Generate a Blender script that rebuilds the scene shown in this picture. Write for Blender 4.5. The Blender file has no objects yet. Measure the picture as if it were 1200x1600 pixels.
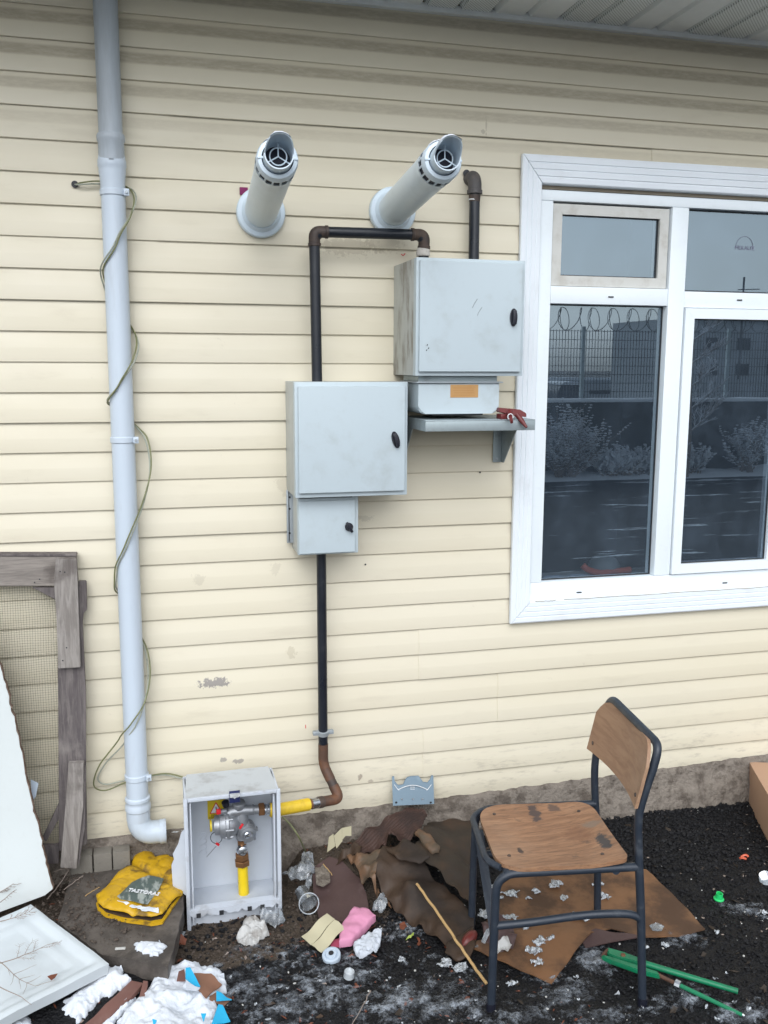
import bpy, bmesh, math, random
from mathutils import Vector, Matrix, noise as mn
from mathutils.geometry import delaunay_2d_cdt
random.seed(7)
S = bpy.context.scene
COL = S.collection

# ------------------------------------------------------------------ camera
CH, CD = 1.70, 2.95                       # eye height, distance to the wall (wall plane is y=0)
F_PX, TILT, YAW, ROLL = 1435.0, 0.1583, 0.2518, 0.0043
FW = Vector((math.sin(YAW)*math.cos(TILT), math.cos(YAW)*math.cos(TILT), -math.sin(TILT)))
R0 = Vector((math.cos(YAW), -math.sin(YAW), 0)); U0 = R0.cross(FW)
RT = R0*math.cos(ROLL)+U0*math.sin(ROLL); UP = -R0*math.sin(ROLL)+U0*math.cos(ROLL)
CAM = Vector((0, -CD, CH))
cd = bpy.data.cameras.new('camera'); cam = bpy.data.objects.new('camera', cd); COL.objects.link(cam)
cd.sensor_fit = 'VERTICAL'; cd.sensor_height = 24.0; cd.sensor_width = 18.0
cd.lens = F_PX/1600*24.0; cd.clip_start = 0.05; cd.clip_end = 2000
M3 = Matrix((RT, UP, -FW)).transposed()
cam.matrix_world = Matrix.Translation(CAM) @ M3.to_4x4()
S.camera = cam
S.view_settings.view_transform = 'Standard'; S.view_settings.look = 'None'
S.view_settings.exposure = 0.62; S.view_settings.gamma = 1; S.view_settings.use_curve_mapping = False

# ------------------------------------------------------------------ world + sun (overcast)
SUN_EL, SUN_AZ = 42, 195                  # azimuth: clockwise from +Y; light comes from behind the camera
w = bpy.data.worlds.new('World'); S.world = w; w.use_nodes = True
nt = w.node_tree; nt.nodes.clear()
o_ = nt.nodes.new('ShaderNodeOutputWorld'); bg = nt.nodes.new('ShaderNodeBackground'); sky = nt.nodes.new('ShaderNodeTexSky')
sky.sky_type = 'NISHITA'; sky.sun_disc = False
sky.sun_elevation = math.radians(SUN_EL); sky.sun_rotation = math.radians(SUN_AZ)
sky.air_density = 1.3; sky.dust_density = 2.0; sky.ozone_density = 1.0
hs = nt.nodes.new('ShaderNodeHueSaturation'); hs.inputs['Saturation'].default_value = 0.14
nt.links.new(sky.outputs[0], hs.inputs['Color']); tn = nt.nodes.new('ShaderNodeMix'); tn.data_type = 'RGBA'; tn.blend_type = 'MULTIPLY'; tn.inputs[0].default_value = 1; tn.inputs[7].default_value = (.95, .99, 1.045, 1)   # even cool overcast cast
nt.links.new(hs.outputs[0], tn.inputs[6]); nt.links.new(tn.outputs[2], bg.inputs[0])
bg.inputs[1].default_value = 0.15; nt.links.new(bg.outputs[0], o_.inputs[0])
sd = bpy.data.lights.new('sun', 'SUN'); sun = bpy.data.objects.new('sun', sd); COL.objects.link(sun)
sd.energy = 0.95; sd.angle = math.radians(58); sd.color = (1, .985, .96)
az, el = math.radians(SUN_AZ), math.radians(SUN_EL)
sv = Vector((math.sin(az)*math.cos(el), math.cos(az)*math.cos(el), math.sin(el)))
sun.rotation_euler = sv.to_track_quat('Z', 'Y').to_euler()
S.render.engine = 'CYCLES'

# ------------------------------------------------------------------ helpers: where a sight line meets a real surface
def ray(px, py): return (px-600)*RT-(py-800)*UP+F_PX*FW
def W(px, py, y=0.0):
    v = ray(px, py); return CAM+v*((y+CD)/v.y)
def G(px, py, z=0.0):
    v = ray(px, py); return CAM+v*((z-CH)/v.z)
def sst(a, b, x):
    t = max(0, min(1, (x-a)/(b-a))); return t*t*(3-2*t)
def fbm(x, y, z=0, o=4): return mn.fractal(Vector((x, y, z)), 1.0, 2.0, o)

# ------------------------------------------------------------------ mesh builder
class MB:
    def __init__(s): s.v = []; s.f = []
    def add(s, vs, fs):
        n = len(s.v); s.v += [Vector(v) for v in vs]; s.f += [tuple(i+n for i in f) for f in fs]; return s
    def bm(s, b):
        b.verts.ensure_lookup_table(); b.verts.index_update()
        s.add([v.co.copy() for v in b.verts], [[v.index for v in f.verts] for f in b.faces]); b.free(); return s
    def box(s, lo, hi, bev=0.0, M=None, seg=2):
        b = bmesh.new(); bmesh.ops.create_cube(b, size=1)
        lo, hi = Vector(lo), Vector(hi)
        for v in b.verts: v.co = Vector((lo[i]+(v.co[i]+.5)*(hi[i]-lo[i]) for i in range(3)))
        if bev: bmesh.ops.bevel(b, geom=b.edges[:], offset=bev, segments=seg, affect='EDGES', profile=.6)
        if M is not None: b.transform(M)
        return s.bm(b)
    def tube(s, pts, r, n=12, closed=False, caps=True):
        pts = [Vector(p) for p in pts]; m = len(pts)
        rs = r if isinstance(r, (list, tuple)) else [r]*m
        t0 = (pts[1]-pts[0]).normalized(); up = Vector((0, 0, 1)) if abs(t0.z) < .9 else Vector((1, 0, 0))
        nrm = t0.cross(up).normalized(); vs = []; fs = []
        for i, p in enumerate(pts):
            if closed: t = (pts[(i+1) % m]-pts[i-1]).normalized()
            else: t = (pts[min(i+1, m-1)]-pts[max(i-1, 0)]).normalized()
            nrm = (nrm-t*nrm.dot(t)).normalized(); bn = t.cross(nrm)
            for k in range(n):
                a = 2*math.pi*k/n; vs.append(p+(nrm*math.cos(a)+bn*math.sin(a))*rs[i])
        for i in range(m if closed else m-1):
            j = (i+1) % m
            for k in range(n): fs.append((i*n+k, i*n+(k+1) % n, j*n+(k+1) % n, j*n+k))
        if caps and not closed: fs.append(tuple(range(n-1, -1, -1))); fs.append(tuple((m-1)*n+k for k in range(n)))
        return s.add(vs, fs)
    def lathe(s, prof, org=(0, 0, 0), axis=(0, 0, 1), n=24, capa=True, capb=True):   # prof: (distance along axis, radius)
        ax = Vector(axis).normalized(); q = Vector((0, 0, 1)).rotation_difference(ax); org = Vector(org)
        vs = [org+q @ Vector((r*math.cos(2*math.pi*k/n), r*math.sin(2*math.pi*k/n), h)) for h, r in prof for k in range(n)]
        fs = [(i*n+k, i*n+(k+1) % n, (i+1)*n+(k+1) % n, (i+1)*n+k) for i in range(len(prof)-1) for k in range(n)]
        if capa: fs.append(tuple(range(n-1, -1, -1)))
        if capb: fs.append(tuple((len(prof)-1)*n+k for k in range(n)))
        return s.add(vs, fs)
    def prism(s, poly, d, bev=0):            # polygon of 3D points pushed along d
        n = len(poly); d = Vector(d); poly = [Vector(p) for p in poly]
        vs = poly+[p+d for p in poly]
        fs = [tuple(range(n)), tuple(range(2*n-1, n-1, -1))]+[(i, i+n, (i+1) % n+n, (i+1) % n) for i in range(n)]
        if bev:
            b = bmesh.new(); bv = [b.verts.new(v) for v in vs]
            for f in fs: b.faces.new([bv[i] for i in f])
            bmesh.ops.bevel(b, geom=b.edges[:], offset=bev, segments=2, affect='EDGES'); return s.bm(b)
        return s.add(vs, fs)
    def build(s, name, m, parent=None, smooth=True, ang=35, loc=None, world=True):
        me = bpy.data.meshes.new(name); o = bpy.data.objects.new(name, me); COL.objects.link(o)
        off = Vector((0, 0, 0))
        if parent is not None:
            o.parent = parent; off = Vector(parent.get('_o', (0, 0, 0))) if world else off
            o['_o'] = list(off)
        elif loc is not None: off = Vector(loc); o.location = off; o['_o'] = list(off)
        else: o['_o'] = [0, 0, 0]
        me.from_pydata([tuple(v-off) for v in s.v], [], s.f)
        b = bmesh.new(); b.from_mesh(me); bmesh.ops.recalc_face_normals(b, faces=b.faces[:])
        b.to_mesh(me); b.free()
        if m: me.materials.append(m)
        if smooth:
            me.polygons.foreach_set('use_smooth', [True]*len(me.polygons))
            me.set_sharp_from_angle(angle=math.radians(ang))
        return o
def tag(o, label, cat, group=None, kind=None):
    if label: o['label'] = label
    if cat: o['category'] = cat
    if group: o['group'] = group
    if kind: o['kind'] = kind
    return o
def thing(name, label, cat, loc=(0, 0, 0), group=None, rot=None):
    o = bpy.data.objects.new(name, None); COL.objects.link(o); o.location = loc; o.empty_display_size = .05
    o['_o'] = list(loc)
    if rot is not None: o.rotation_euler = rot
    return tag(o, label, cat, group)
def cr(pts, k=8, closed=False):              # Catmull-Rom
    P = [Vector(p) for p in pts]; out = []; n = len(P)
    for i in range(n if closed else n-1):
        if closed: a, b, c, d = P[i-1], P[i], P[(i+1) % n], P[(i+2) % n]
        else: a, b, c, d = P[max(i-1, 0)], P[i], P[i+1], P[min(i+2, n-1)]
        for j in range(k):
            t = j/k; out.append(.5*((2*b)+(c-a)*t+(2*a-5*b+4*c-d)*t*t+(3*b-a-3*c+d)*t**3))
    if not closed: out.append(P[-1])
    return out
def fillet(pts, rad, k=6):                   # straight runs with rounded corners
    P = [Vector(p) for p in pts]; out = [P[0]]
    for i in range(1, len(P)-1):
        a = (P[i-1]-P[i]); b = (P[i+1]-P[i]); r = min(rad, a.length*.49, b.length*.49)
        A = P[i]+a.normalized()*r; B = P[i]+b.normalized()*r
        for j in range(k+1):
            t = j/k; out.append(A*(1-t)**2+P[i]*2*t*(1-t)+B*t*t)
    out.append(P[-1]); return out
def text_mesh(txt, size, origin, xdir, ydir, m, name, parent, depth=.0004, align='CENTER'):
    c = bpy.data.curves.new(name, 'FONT'); c.body = txt; c.size = size; c.align_x = align; c.extrude = depth; c.resolution_u = 2
    o = bpy.data.objects.new(name+'_src', c); COL.objects.link(o)
    dg = bpy.context.evaluated_depsgraph_get(); me = bpy.data.meshes.new_from_object(o.evaluated_get(dg))
    x, y = Vector(xdir).normalized(), Vector(ydir).normalized(); z = x.cross(y); O = Vector(origin)
    mb = MB(); mb.add([O+x*v.co.x+y*v.co.y+z*v.co.z for v in me.vertices], [tuple(p.vertices) for p in me.polygons])
    bpy.data.objects.remove(o); bpy.data.meshes.remove(me)
    r = mb.build(name, m, parent, smooth=False); return r

# ------------------------------------------------------------------ materials
def hexc(c): return (*c, 1) if len(c) == 3 else c
class NG:
    def __init__(s, name):
        s.m = bpy.data.materials.new(name); s.m.use_nodes = True; s.t = s.m.node_tree; s.n = s.t.nodes
        s.b = s.n['Principled BSDF']; s.out = s.n['Material Output']
    def N(s, t, **k):
        n = s.n.new(t)
        for a, b in k.items(): setattr(n, a, b)
        return n
    def L(s, a, b): s.t.links.new(a, b)
    def coord(s, scale=(1, 1, 1), kind='Object', loc=(0, 0, 0)):
        if kind == 'World': src = s.N('ShaderNodeNewGeometry').outputs['Position']
        else: src = s.N('ShaderNodeTexCoord').outputs[kind]
        m = s.N('ShaderNodeMapping'); m.inputs['Scale'].default_value = scale; m.inputs['Location'].default_value = loc
        s.L(src, m.inputs[0]); return m.outputs[0]
    def noise(s, v, sc, det=4, rough=.55, dist=0):
        n = s.N('ShaderNodeTexNoise'); s.L(v, n.inputs['Vector']); n.inputs['Scale'].default_value = sc
        n.inputs['Detail'].default_value = det; n.inputs['Roughness'].default_value = rough; n.inputs['Distortion'].default_value = dist
        return n.outputs['Fac']
    def ramp(s, v, a, b, ca=0, cb=1):
        n = s.N('ShaderNodeMapRange'); n.interpolation_type = 'SMOOTHSTEP'
        s.L(v, n.inputs[0]); n.inputs[1].default_value = a; n.inputs[2].default_value = b; n.inputs[3].default_value = ca; n.inputs[4].default_value = cb
        return n.outputs[0]
    def math(s, op, a, b=None, c=None):
        n = s.N('ShaderNodeMath', operation=op)
        for i, q in enumerate((a, b, c)):
            if q is None: continue
            if isinstance(q, (int, float)): n.inputs[i].default_value = q
            else: s.L(q, n.inputs[i])
        return n.outputs[0]
    def mix(s, f, a, b):
        n = s.N('ShaderNodeMix', data_type='RGBA')
        for i, q in ((0, f), (6, a), (7, b)):
            if isinstance(q, (int, float)): n.inputs[i].default_value = q
            elif isinstance(q, tuple): n.inputs[i].default_value = hexc(q)
            else: s.L(q, n.inputs[i])
        return n.outputs[2]
    def bump(s, h, st, dist=.002):
        n = s.N('ShaderNodeBump'); n.inputs['Strength'].default_value = st; n.inputs['Distance'].default_value = dist
        s.L(h, n.inputs['Height']); s.L(n.outputs[0], s.b.inputs['Normal'])
    def set(s, col=None, rough=None, metal=None, spec=None):
        for k, q in (('Base Color', col), ('Roughness', rough), ('Metallic', metal), ('Specular IOR Level', spec)):
            if q is None: continue
            if isinstance(q, (int, float)): s.b.inputs[k].default_value = q
            elif isinstance(q, tuple): s.b.inputs[k].default_value = hexc(q)
            else: s.L(q, s.b.inputs[k])
        return s
def dirty(name, c, c2, amt=.5, sc=6, rough=.5, rough2=None, bump=.15, bsc=120, metal=0, lo=.5, hi=.72, kind='Object', stretch=(1, 1, 1), bdist=.001, spec=None):
    g = NG(name); v = g.coord(stretch, kind)
    n = g.noise(v, sc, 6, .62); f = g.math('MULTIPLY', g.ramp(n, lo, hi), amt)
    v2 = g.noise(v, sc*.35, 3); base = g.mix(g.ramp(v2, .3, .7, 0, .25), c, tuple(x*.86 for x in c))
    fine = g.noise(v, sc*9, 3, .6)
    col = g.mix(f, base, c2); col = g.mix(g.ramp(fine, .55, .8, 0, .12), col, c2)
    g.set(col, g.ramp(n, .3, .75, rough, rough2 if rough2 else min(1, rough+.2)), metal)
    if bump: g.bump(g.noise(v, bsc, 3), bump, bdist)
    if spec is not None: g.set(spec=spec)
    return g.m
def wood(name, c, c2, gdir='z', sc=22, rough=.7, dirt=(.05, .04, .035), damt=.4, bump=.4, stretch=12):
    g = NG(name); st = {'x': (1/stretch, 1, 1), 'y': (1, 1/stretch, 1), 'z': (1, 1, 1/stretch)}[gdir]
    v = g.coord(st); n = g.noise(v, sc*4, 6, .65, .6); n2 = g.noise(v, sc*14, 3, .6)
    col = g.mix(g.ramp(n, .35, .65), c, c2); col = g.mix(g.ramp(n2, .5, .75, 0, .5), col, tuple(x*.55 for x in c))
    d = g.noise(g.coord(), 9, 5, .6); col = g.mix(g.ramp(d, .5, .7, 0, damt), col, dirt)
    g.set(col, rough); g.bump(g.math('ADD', n, n2), bump, .0015); return g.m

P = 0.0905; Z0 = 0.4385                    # siding pitch and height of line number 0
def siding_mat():
    g = NG('cream_vinyl'); pos = g.N('ShaderNodeNewGeometry').outputs['Position']
    sep = g.N('ShaderNodeSeparateXYZ'); g.L(pos, sep.inputs[0]); z = sep.outputs['Z']
    v = g.coord((1, 1, 1), 'World'); vs = g.coord((.5, 1, 2.2), 'World')
    big = g.noise(vs, 1.3, 3)
    base = g.mix(g.ramp(big, .3, .7), (.635, .582, .452), (.655, .607, .488))
    # dust on the ledge of each lap, heavy near the eaves where rain never rinses it
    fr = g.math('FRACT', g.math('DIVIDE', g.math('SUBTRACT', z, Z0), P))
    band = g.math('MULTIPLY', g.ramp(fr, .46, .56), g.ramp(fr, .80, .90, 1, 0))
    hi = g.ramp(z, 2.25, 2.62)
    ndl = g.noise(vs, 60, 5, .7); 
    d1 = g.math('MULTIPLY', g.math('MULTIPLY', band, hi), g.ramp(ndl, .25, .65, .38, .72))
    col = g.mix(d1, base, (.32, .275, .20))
    # general thin grime and smudges
    n = g.noise(vs, 7, 6, .65); col = g.mix(g.ramp(n, .56, .75, 0, .16), col, (.34, .29, .22))
    n2 = g.noise(v, 16, 6, .7, .5); sm = g.ramp(n2, .66, .72, 0, .30)
    low = g.ramp(z, 2.1, 1.9); col = g.mix(g.math('MULTIPLY', sm, low), col, (.42, .37, .30))
    # splash dirt near the ground
    sp = g.math('MULTIPLY', g.ramp(z, .16, .5, 1, 0), g.ramp(g.noise(vs, 30, 5, .7), .5, .72)); col = g.mix(g.math('MULTIPLY', sp, .45), col, (.25, .22, .18))
    bot = g.ramp(z, .17, .24, .35, 0); col = g.mix(bot, col, (.45, .41, .32))
    # smears with a place of their own: (x, z, half width, half height)
    for px, py, rx, rz, a, c in ((335, 1068, .052, .017, .9, (.24, .22, .21)), (348, 1188, .012, .008, .8, (.27, .25, .23)), (373, 1190, .018, .008, .8, (.27, .25, .23)),
                                 (563, 1216, .010, .012, .8, (.30, .25, .2)), (580, 1221, .012, .006, .6, (.30, .25, .2)), (472, 722, .02, .02, .3, (.35, .3, .2)),
                                 (545, 385, .10, .03, .38, (.33, .28, .2)), (600, 380, .07, .03, .3, (.33, .28, .2)), (455, 1020, .02, .02, .4, (.4, .35, .25)), (310, 905, .02, .022, .35, (.4, .36, .28)), (430, 890, .02, .02, .3, (.4, .36, .28)),
                                 (570, 810, .03, .012, .35, (.33, .3, .24)), (445, 760, .03, .03, .28, (.35, .3, .22)), (478, 1136, .0018, .007, .9, (.5, .04, .04)), (760, 195, .003, .03, .5, (.35, .3, .22)), (755, 205, .008, .008, .45, (.3, .26, .2))):
        p = W(px, py, -.015); dx = g.math('DIVIDE', g.math('SUBTRACT', sep.outputs['X'], p.x), rx); dz = g.math('DIVIDE', g.math('SUBTRACT', z, p.z), rz)
        r = g.math('SQRT', g.math('ADD', g.math('MULTIPLY', dx, dx), g.math('MULTIPLY', dz, dz)))
        r = g.math('ADD', r, g.ramp(g.noise(v, 70, 5, .7), .2, .8, -.65, .65))
        col = g.mix(g.ramp(r, .75, .98, a, 0), col, c)
    g.set(col, g.ramp(n, .3, .7, .42, .6)); g.bump(g.noise(g.coord((.25, 1, 3), 'World'), 55, 4), .10, .0012); return g.m

M = {}
M['siding'] = siding_mat()
M['seam'] = dirty('seam_brown', (.35, .3, .22), (.2, .17, .12))  # brown tone of the wall core and the window gap lines
M['pipe'] = dirty('pale_pvc', (.53, .60, .68), (.33, .345, .36), .55, 9, .34, .55, .05, 60, stretch=(1, 1, .14), lo=.55, hi=.74)
M['pipe_grey'] = dirty('grey_pvc', (.42, .47, .52), (.22, .23, .24), .7, 7, .4, .6, .05, 60, stretch=(1, 1, .12), lo=.42, hi=.7)
M['flue'] = dirty('flue_white', (.66, .75, .80), (.48, .50, .50), .35, 5, .3, .45, .04, 60)
M['flue_end'] = dirty('flue_plastic', (.60, .70, .78), (.5, .54, .56), .3, 9, .4, .5, .04, 60)
M['dark_slot'] = dirty('slot_dark', (.012, .014, .03), (.03, .03, .05), .3)
M['cab'] = dirty('cabinet_grey', (.47, .545, .585), (.33, .36, .36), .45, 5, .36, .5, .06, 260, lo=.55, hi=.72)
M['cab_side'] = dirty('cabinet_side_grimy', (.46, .475, .45), (.21, .185, .15), .75, 13, .5, .8, .06, 160, stretch=(1, 1, .35), lo=.47, hi=.62)
M['cab_side2'] = dirty('cabinet_side', (.47, .49, .47), (.36, .35, .30), .5, 6, .4, .6, .06, 200)
M['galv'] = dirty('galvanised', (.36, .42, .44), (.22, .24, .24), .6, 14, .38, .55, .05, 200, metal=.55)
M['bracket'] = dirty('bracket_zinc', (.38, .42, .45), (.2, .22, .23), .5, 14, .4, .55, .05, 200, metal=.4)
M['bluegalv'] = dirty('blue_zinc', (.15, .21, .26), (.34, .42, .47), .55, 10, .35, .5, .1, 60, metal=.5)
M['blackpaint'] = dirty('black_enamel', (.010, .013, .020), (.06, .06, .065), .35, 12, .26, .5, .2, 60, lo=.58, hi=.75)
M['blackplastic'] = dirty('black_plastic', (.010, .011, .02), (.05, .05, .055), .2, 30, .35, .5, .1, 200)
M['rust'] = dirty('rusty_pipe', (.085, .045, .03), (.20, .085, .04), .8, 14, .55, .8, .5, 130, lo=.4, hi=.65)
M['rustdark'] = dirty('dark_fitting', (.045, .032, .028), (.11, .075, .055), .7, 22, .5, .8, .5, 130, lo=.42, hi=.65)
M['elbow_grey'] = dirty('grey_fitting', (.07, .065, .065), (.15, .12, .10), .5, 22, .55, .8, .4, 130)
M['window'] = dirty('white_upvc', (.80, .86, .90), (.55, .57, .58), .22, 5, .28, .42, .03, 60, lo=.52, hi=.8)
M['window_dirty'] = dirty('beige_upvc', (.60, .60, .57), (.38, .35, .30), .5, 14, .4, .6, .05, 90, lo=.45, hi=.72)
M['trim'] = dirty('white_trim', (.76, .81, .86), (.52, .53, .54), .28, 7, .38, .5, .04, 60, stretch=(1, 1, 1), lo=.52, hi=.78)
M['gasket'] = dirty('gasket', (.02, .022, .026), (.05, .05, .05), .3)
M['soffit'] = dirty('white_soffit', (.82, .85, .84), (.5, .52, .50), .2, 4, .5, .6, .03, 60)
M['concrete'] = dirty('rough_mortar', (.22, .19, .16), (.085, .068, .055), .85, 22, .9, .95, 1.0, 70, lo=.42, hi=.66, kind='Object', bdist=.012)
M['slab'] = dirty('wet_slab', (.125, .108, .095), (.045, .038, .033), .85, 9, .45, .8, .6, 150, lo=.38, hi=.62, bdist=.003)
M['brick'] = dirty('grey_brick', (.19, .175, .15), (.09, .08, .07), .6, 16, .9, .95, .6, 120, bdist=.003)
M['greywood'] = wood('weathered_wood', (.30, .275, .255), (.19, .17, .155), 'z', 20, .8, (.07, .055, .05), .6)
M['greywood_x'] = wood('weathered_wood_rail', (.27, .24, .215), (.17, .15, .135), 'x', 20, .8, (.07, .055, .05), .6)
M['greywood_d'] = wood('dark_weathered_wood', (.16, .14, .135), (.085, .072, .074), 'z', 20, .8, (.30, .27, .25), .5)
M['wire'] = dirty('screen_wire', (.16, .15, .10), (.08, .07, .05), .4, 30, .5)
M['whiteboard'] = dirty('white_faced_board', (.60, .64, .64), (.45, .44, .42), .3, 5, .35, .5, .35, 14, lo=.55, hi=.75, bdist=.002)
M['chip'] = dirty('torn_board_core', (.17, .11, .08), (.32, .25, .20), .6, 60, .9, .95, .9, 90, bdist=.004)
M['tray'] = dirty('white_tray_plastic', (.56, .61, .64), (.44, .47, .48), .35, 6, .4, .6, .25, 20, bdist=.002)
M['snow'] = dirty('snow', (.66, .70, .76), (.50, .54, .60), .35, 9, .7, .85, .7, 60, lo=.5, hi=.75, bdist=.006)
M['yellow'] = dirty('yellow_plastic', (.56, .33, .010), (.12, .07, .02), .85, 18, .38, .6, .35, 40, lo=.52, hi=.68, bdist=.002)
M['yellowpipe'] = dirty('yellow_hdpe', (.80, .58, .012), (.5, .36, .02), .35, 8, .3, .45, .04, 60)
M['yellowtape'] = dirty('yellow_tape', (.75, .52, .03), (.4, .26, .04), .5, 20, .45, .6, .1, 60)
M['boxgrey'] = dirty('grp_box_grey', (.54, .58, .64), (.34, .36, .39), .4, 5, .42, .55, .05, 90)
M['boxrim'] = dirty('grp_box_rim', (.52, .56, .62), (.26, .25, .24), .5, 14, .4, .6, .1, 90, lo=.52, hi=.72)
M['boxtop'] = dirty('grp_box_top_dusty', (.50, .53, .55), (.28, .27, .26), .55, 16, .6, .8, .1, 90, lo=.45, hi=.7)
M['alu'] = dirty('cast_alloy', (.36, .375, .40), (.18, .19, .20), .5, 30, .42, .6, .5, 200, metal=.75)
M['chrome'] = dirty('bright_steel', (.65, .68, .72), (.3, .3, .32), .4, 40, .18, .3, .2, 90, metal=1)
M['brass'] = dirty('dull_brass', (.27, .135, .06), (.13, .07, .04), .6, 24, .38, .6, .2, 90, metal=.7)
M['red'] = dirty('red_plastic', (.62, .02, .03), (.4, .02, .02), .3, 20, .35)
M['maroon_plastic'] = dirty('dark_red_plastic', (.13, .020, .020), (.10, .02, .02), .5, 40, .35, .5, .1, 100)
M['navy'] = dirty('navy_sticker', (.015, .022, .09), (.03, .035, .1), .3, 20, .35)
M['whiteprint'] = dirty('white_print', (.72, .74, .76), (.6, .6, .6), .2, 20, .5)
M['blackprint'] = dirty('black_print', (.02, .02, .02), (.04, .04, .04), .2, 20, .5)
M['labelyellow'] = dirty('yellow_label', (.66, .50, .015), (.5, .36, .02), .3, 20, .4)
M['orange'] = dirty('orange_label', (.46, .26, .10), (.45, .22, .07), .6, 50, .5)
M['orangeprint'] = dirty('label_print', (.40, .2, .06), (.3, .15, .05), .4, 50, .5)
M['ply'] = None
M['tube'] = dirty('slate_paint', (.020, .028, .042), (.10, .115, .13), .5, 26, .36, .6, .25, 80, lo=.55, hi=.75)
M['cardboard'] = dirty('wet_cardboard', (.185, .090, .040), (.055, .029, .016), .85, 6, .55, .8, .3, 60, lo=.42, hi=.62, bdist=.002)
M['cardboard_dry'] = dirty('carton', (.46, .29, .19), (.36, .22, .14), .4, 5, .75, .85, .08, 90)
M['card_dark'] = dirty('soaked_card', (.048, .027, .015), (.013, .009, .007), .8, 6, .6, .85, .4, 40, lo=.40, hi=.62, bdist=.003)
M['card_black'] = dirty('soaked_card_black', (.030, .021, .014), (.070, .038, .020), .6, 8, .6, .85, .4, 40, bdist=.003)
M['corr'] = dirty('corrugated_card', (.050, .023, .016), (.014, .008, .007), .7, 9, .65, .85, .3, 60, lo=.42, hi=.6)
M['corr2'] = dirty('corrugated_card_brown', (.150, .080, .042), (.05, .048, .035), .7, 9, .5, .75, .3, 60, lo=.42, hi=.6)
M['maroon'] = dirty('maroon_board', (.070, .040, .038), (.20, .15, .14), .3, 22, .5, .75, .3, 60, lo=.58, hi=.75)
M['redbrown'] = dirty('red_brown_laminate', (.17, .08, .065), (.28, .18, .15), .3, 14, .6)
M['cream'] = dirty('cream_card', (.52, .48, .33), (.5, .44, .28), .3, 12, .7)
M['pink'] = dirty('pink_foam', (.62, .26, .40), (.6, .26, .4), .3, 16, .6, .8, .3, 60)
M['paper'] = dirty('white_paper', (.52, .56, .62), (.45, .45, .46), .4, 26, .7, .85, .8, 45, bdist=.003)
M['dirtypaper'] = dirty('dirty_white_plastic', (.50, .50, .49), (.22, .20, .18), .7, 22, .6, .8, .5, 45, lo=.46, hi=.62)
M['capwhite'] = dirty('white_blue_cap', (.46, .54, .63), (.4, .45, .5), .4, 30, .35)
M['green'] = dirty('green_enamel', (.006, .19, .085), (.02, .07, .04), .5, 20, .32, .5, .1, 70)
M['capgreen'] = dirty('green_cap', (.02, .56, .15), (.02, .4, .1), .2, 20, .3)
M['cyan'] = dirty('cyan_print', (.02, .42, .72), (.02, .3, .55), .2, 20, .45)
M['cartonbrown'] = dirty('brown_carton', (.24, .12, .075), (.14, .07, .045), .4, 9, .7)
M['straw'] = dirty('straw', (.46, .30, .13), (.28, .17, .07), .5, 40, .7)
M['twig'] = dirty('dry_twig', (.27, .22, .19), (.36, .30, .27), .5, 60, .8)
M['leaf'] = dirty('green_leaf', (.28, .36, .06), (.4, .4, .1), .4, 60, .5)
M['redleaf'] = dirty('red_brown_leaf', (.16, .045, .02), (.08, .03, .02), .5, 40, .6)
M['redrubber'] = dirty('dark_red_rubber', (.13, .022, .018), (.06, .02, .02), .5, 30, .3)
M['coral'] = dirty('coral_plastic', (.62, .12, .06), (.4, .08, .05), .3, 30, .4)
M['purple'] = dirty('purple_foam', (.22, .03, .11), (.14, .02, .07), .3, 30, .8)
M['wireyg'] = dirty('green_yellow_wire', (.17, .18, .08), (.09, .11, .06), .6, 60, .35)
M['wiregrey'] = dirty('grey_wire', (.34, .36, .30), (.14, .15, .11), .6, 60, .35)
M['wirewhite'] = dirty('white_cable', (.68, .70, .70), (.5, .5, .5), .3, 20, .4)
M['gravel'] = dirty('black_millings', (.0065, .0065, .008), (.017, .017, .020), .5, 40, .55, .85, .6, 160, kind='Object', spec=.3)
M['rubble'] = dirty('brown_rubble', (.07, .053, .042), (.20, .17, .14), .4, 60, .85, .95, .5, 160)
M['whitebits'] = dirty('white_chips', (.5, .5, .48), (.5, .45, .38), .4, 60, .7)
def glassmat(name, tint, alpha, ior=1.45, rough=.05, gl=(1, 1, 1)):
    g = NG(name); t = g.N('ShaderNodeBsdfTransparent'); t.inputs[0].default_value = hexc(tint)
    gg = g.N('ShaderNodeBsdfGlossy'); gg.inputs['Roughness'].default_value = rough; gg.inputs[0].default_value = hexc(gl)
    df = g.N('ShaderNodeBsdfDiffuse'); df.inputs[0].default_value = (.6, .64, .68, 1)
    fr = g.N('ShaderNodeFresnel'); fr.inputs[0].default_value = ior
    a = g.N('ShaderNodeMixShader'); a.inputs[0].default_value = alpha; g.L(t.outputs[0], a.inputs[1]); g.L(df.outputs[0], a.inputs[2])
    b = g.N('ShaderNodeMixShader'); g.L(fr.outputs[0], b.inputs[0]); g.L(a.outputs[0], b.inputs[1]); g.L(gg.outputs[0], b.inputs[2])
    g.L(b.outputs[0], g.out.inputs[0]); return g, a, b
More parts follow.
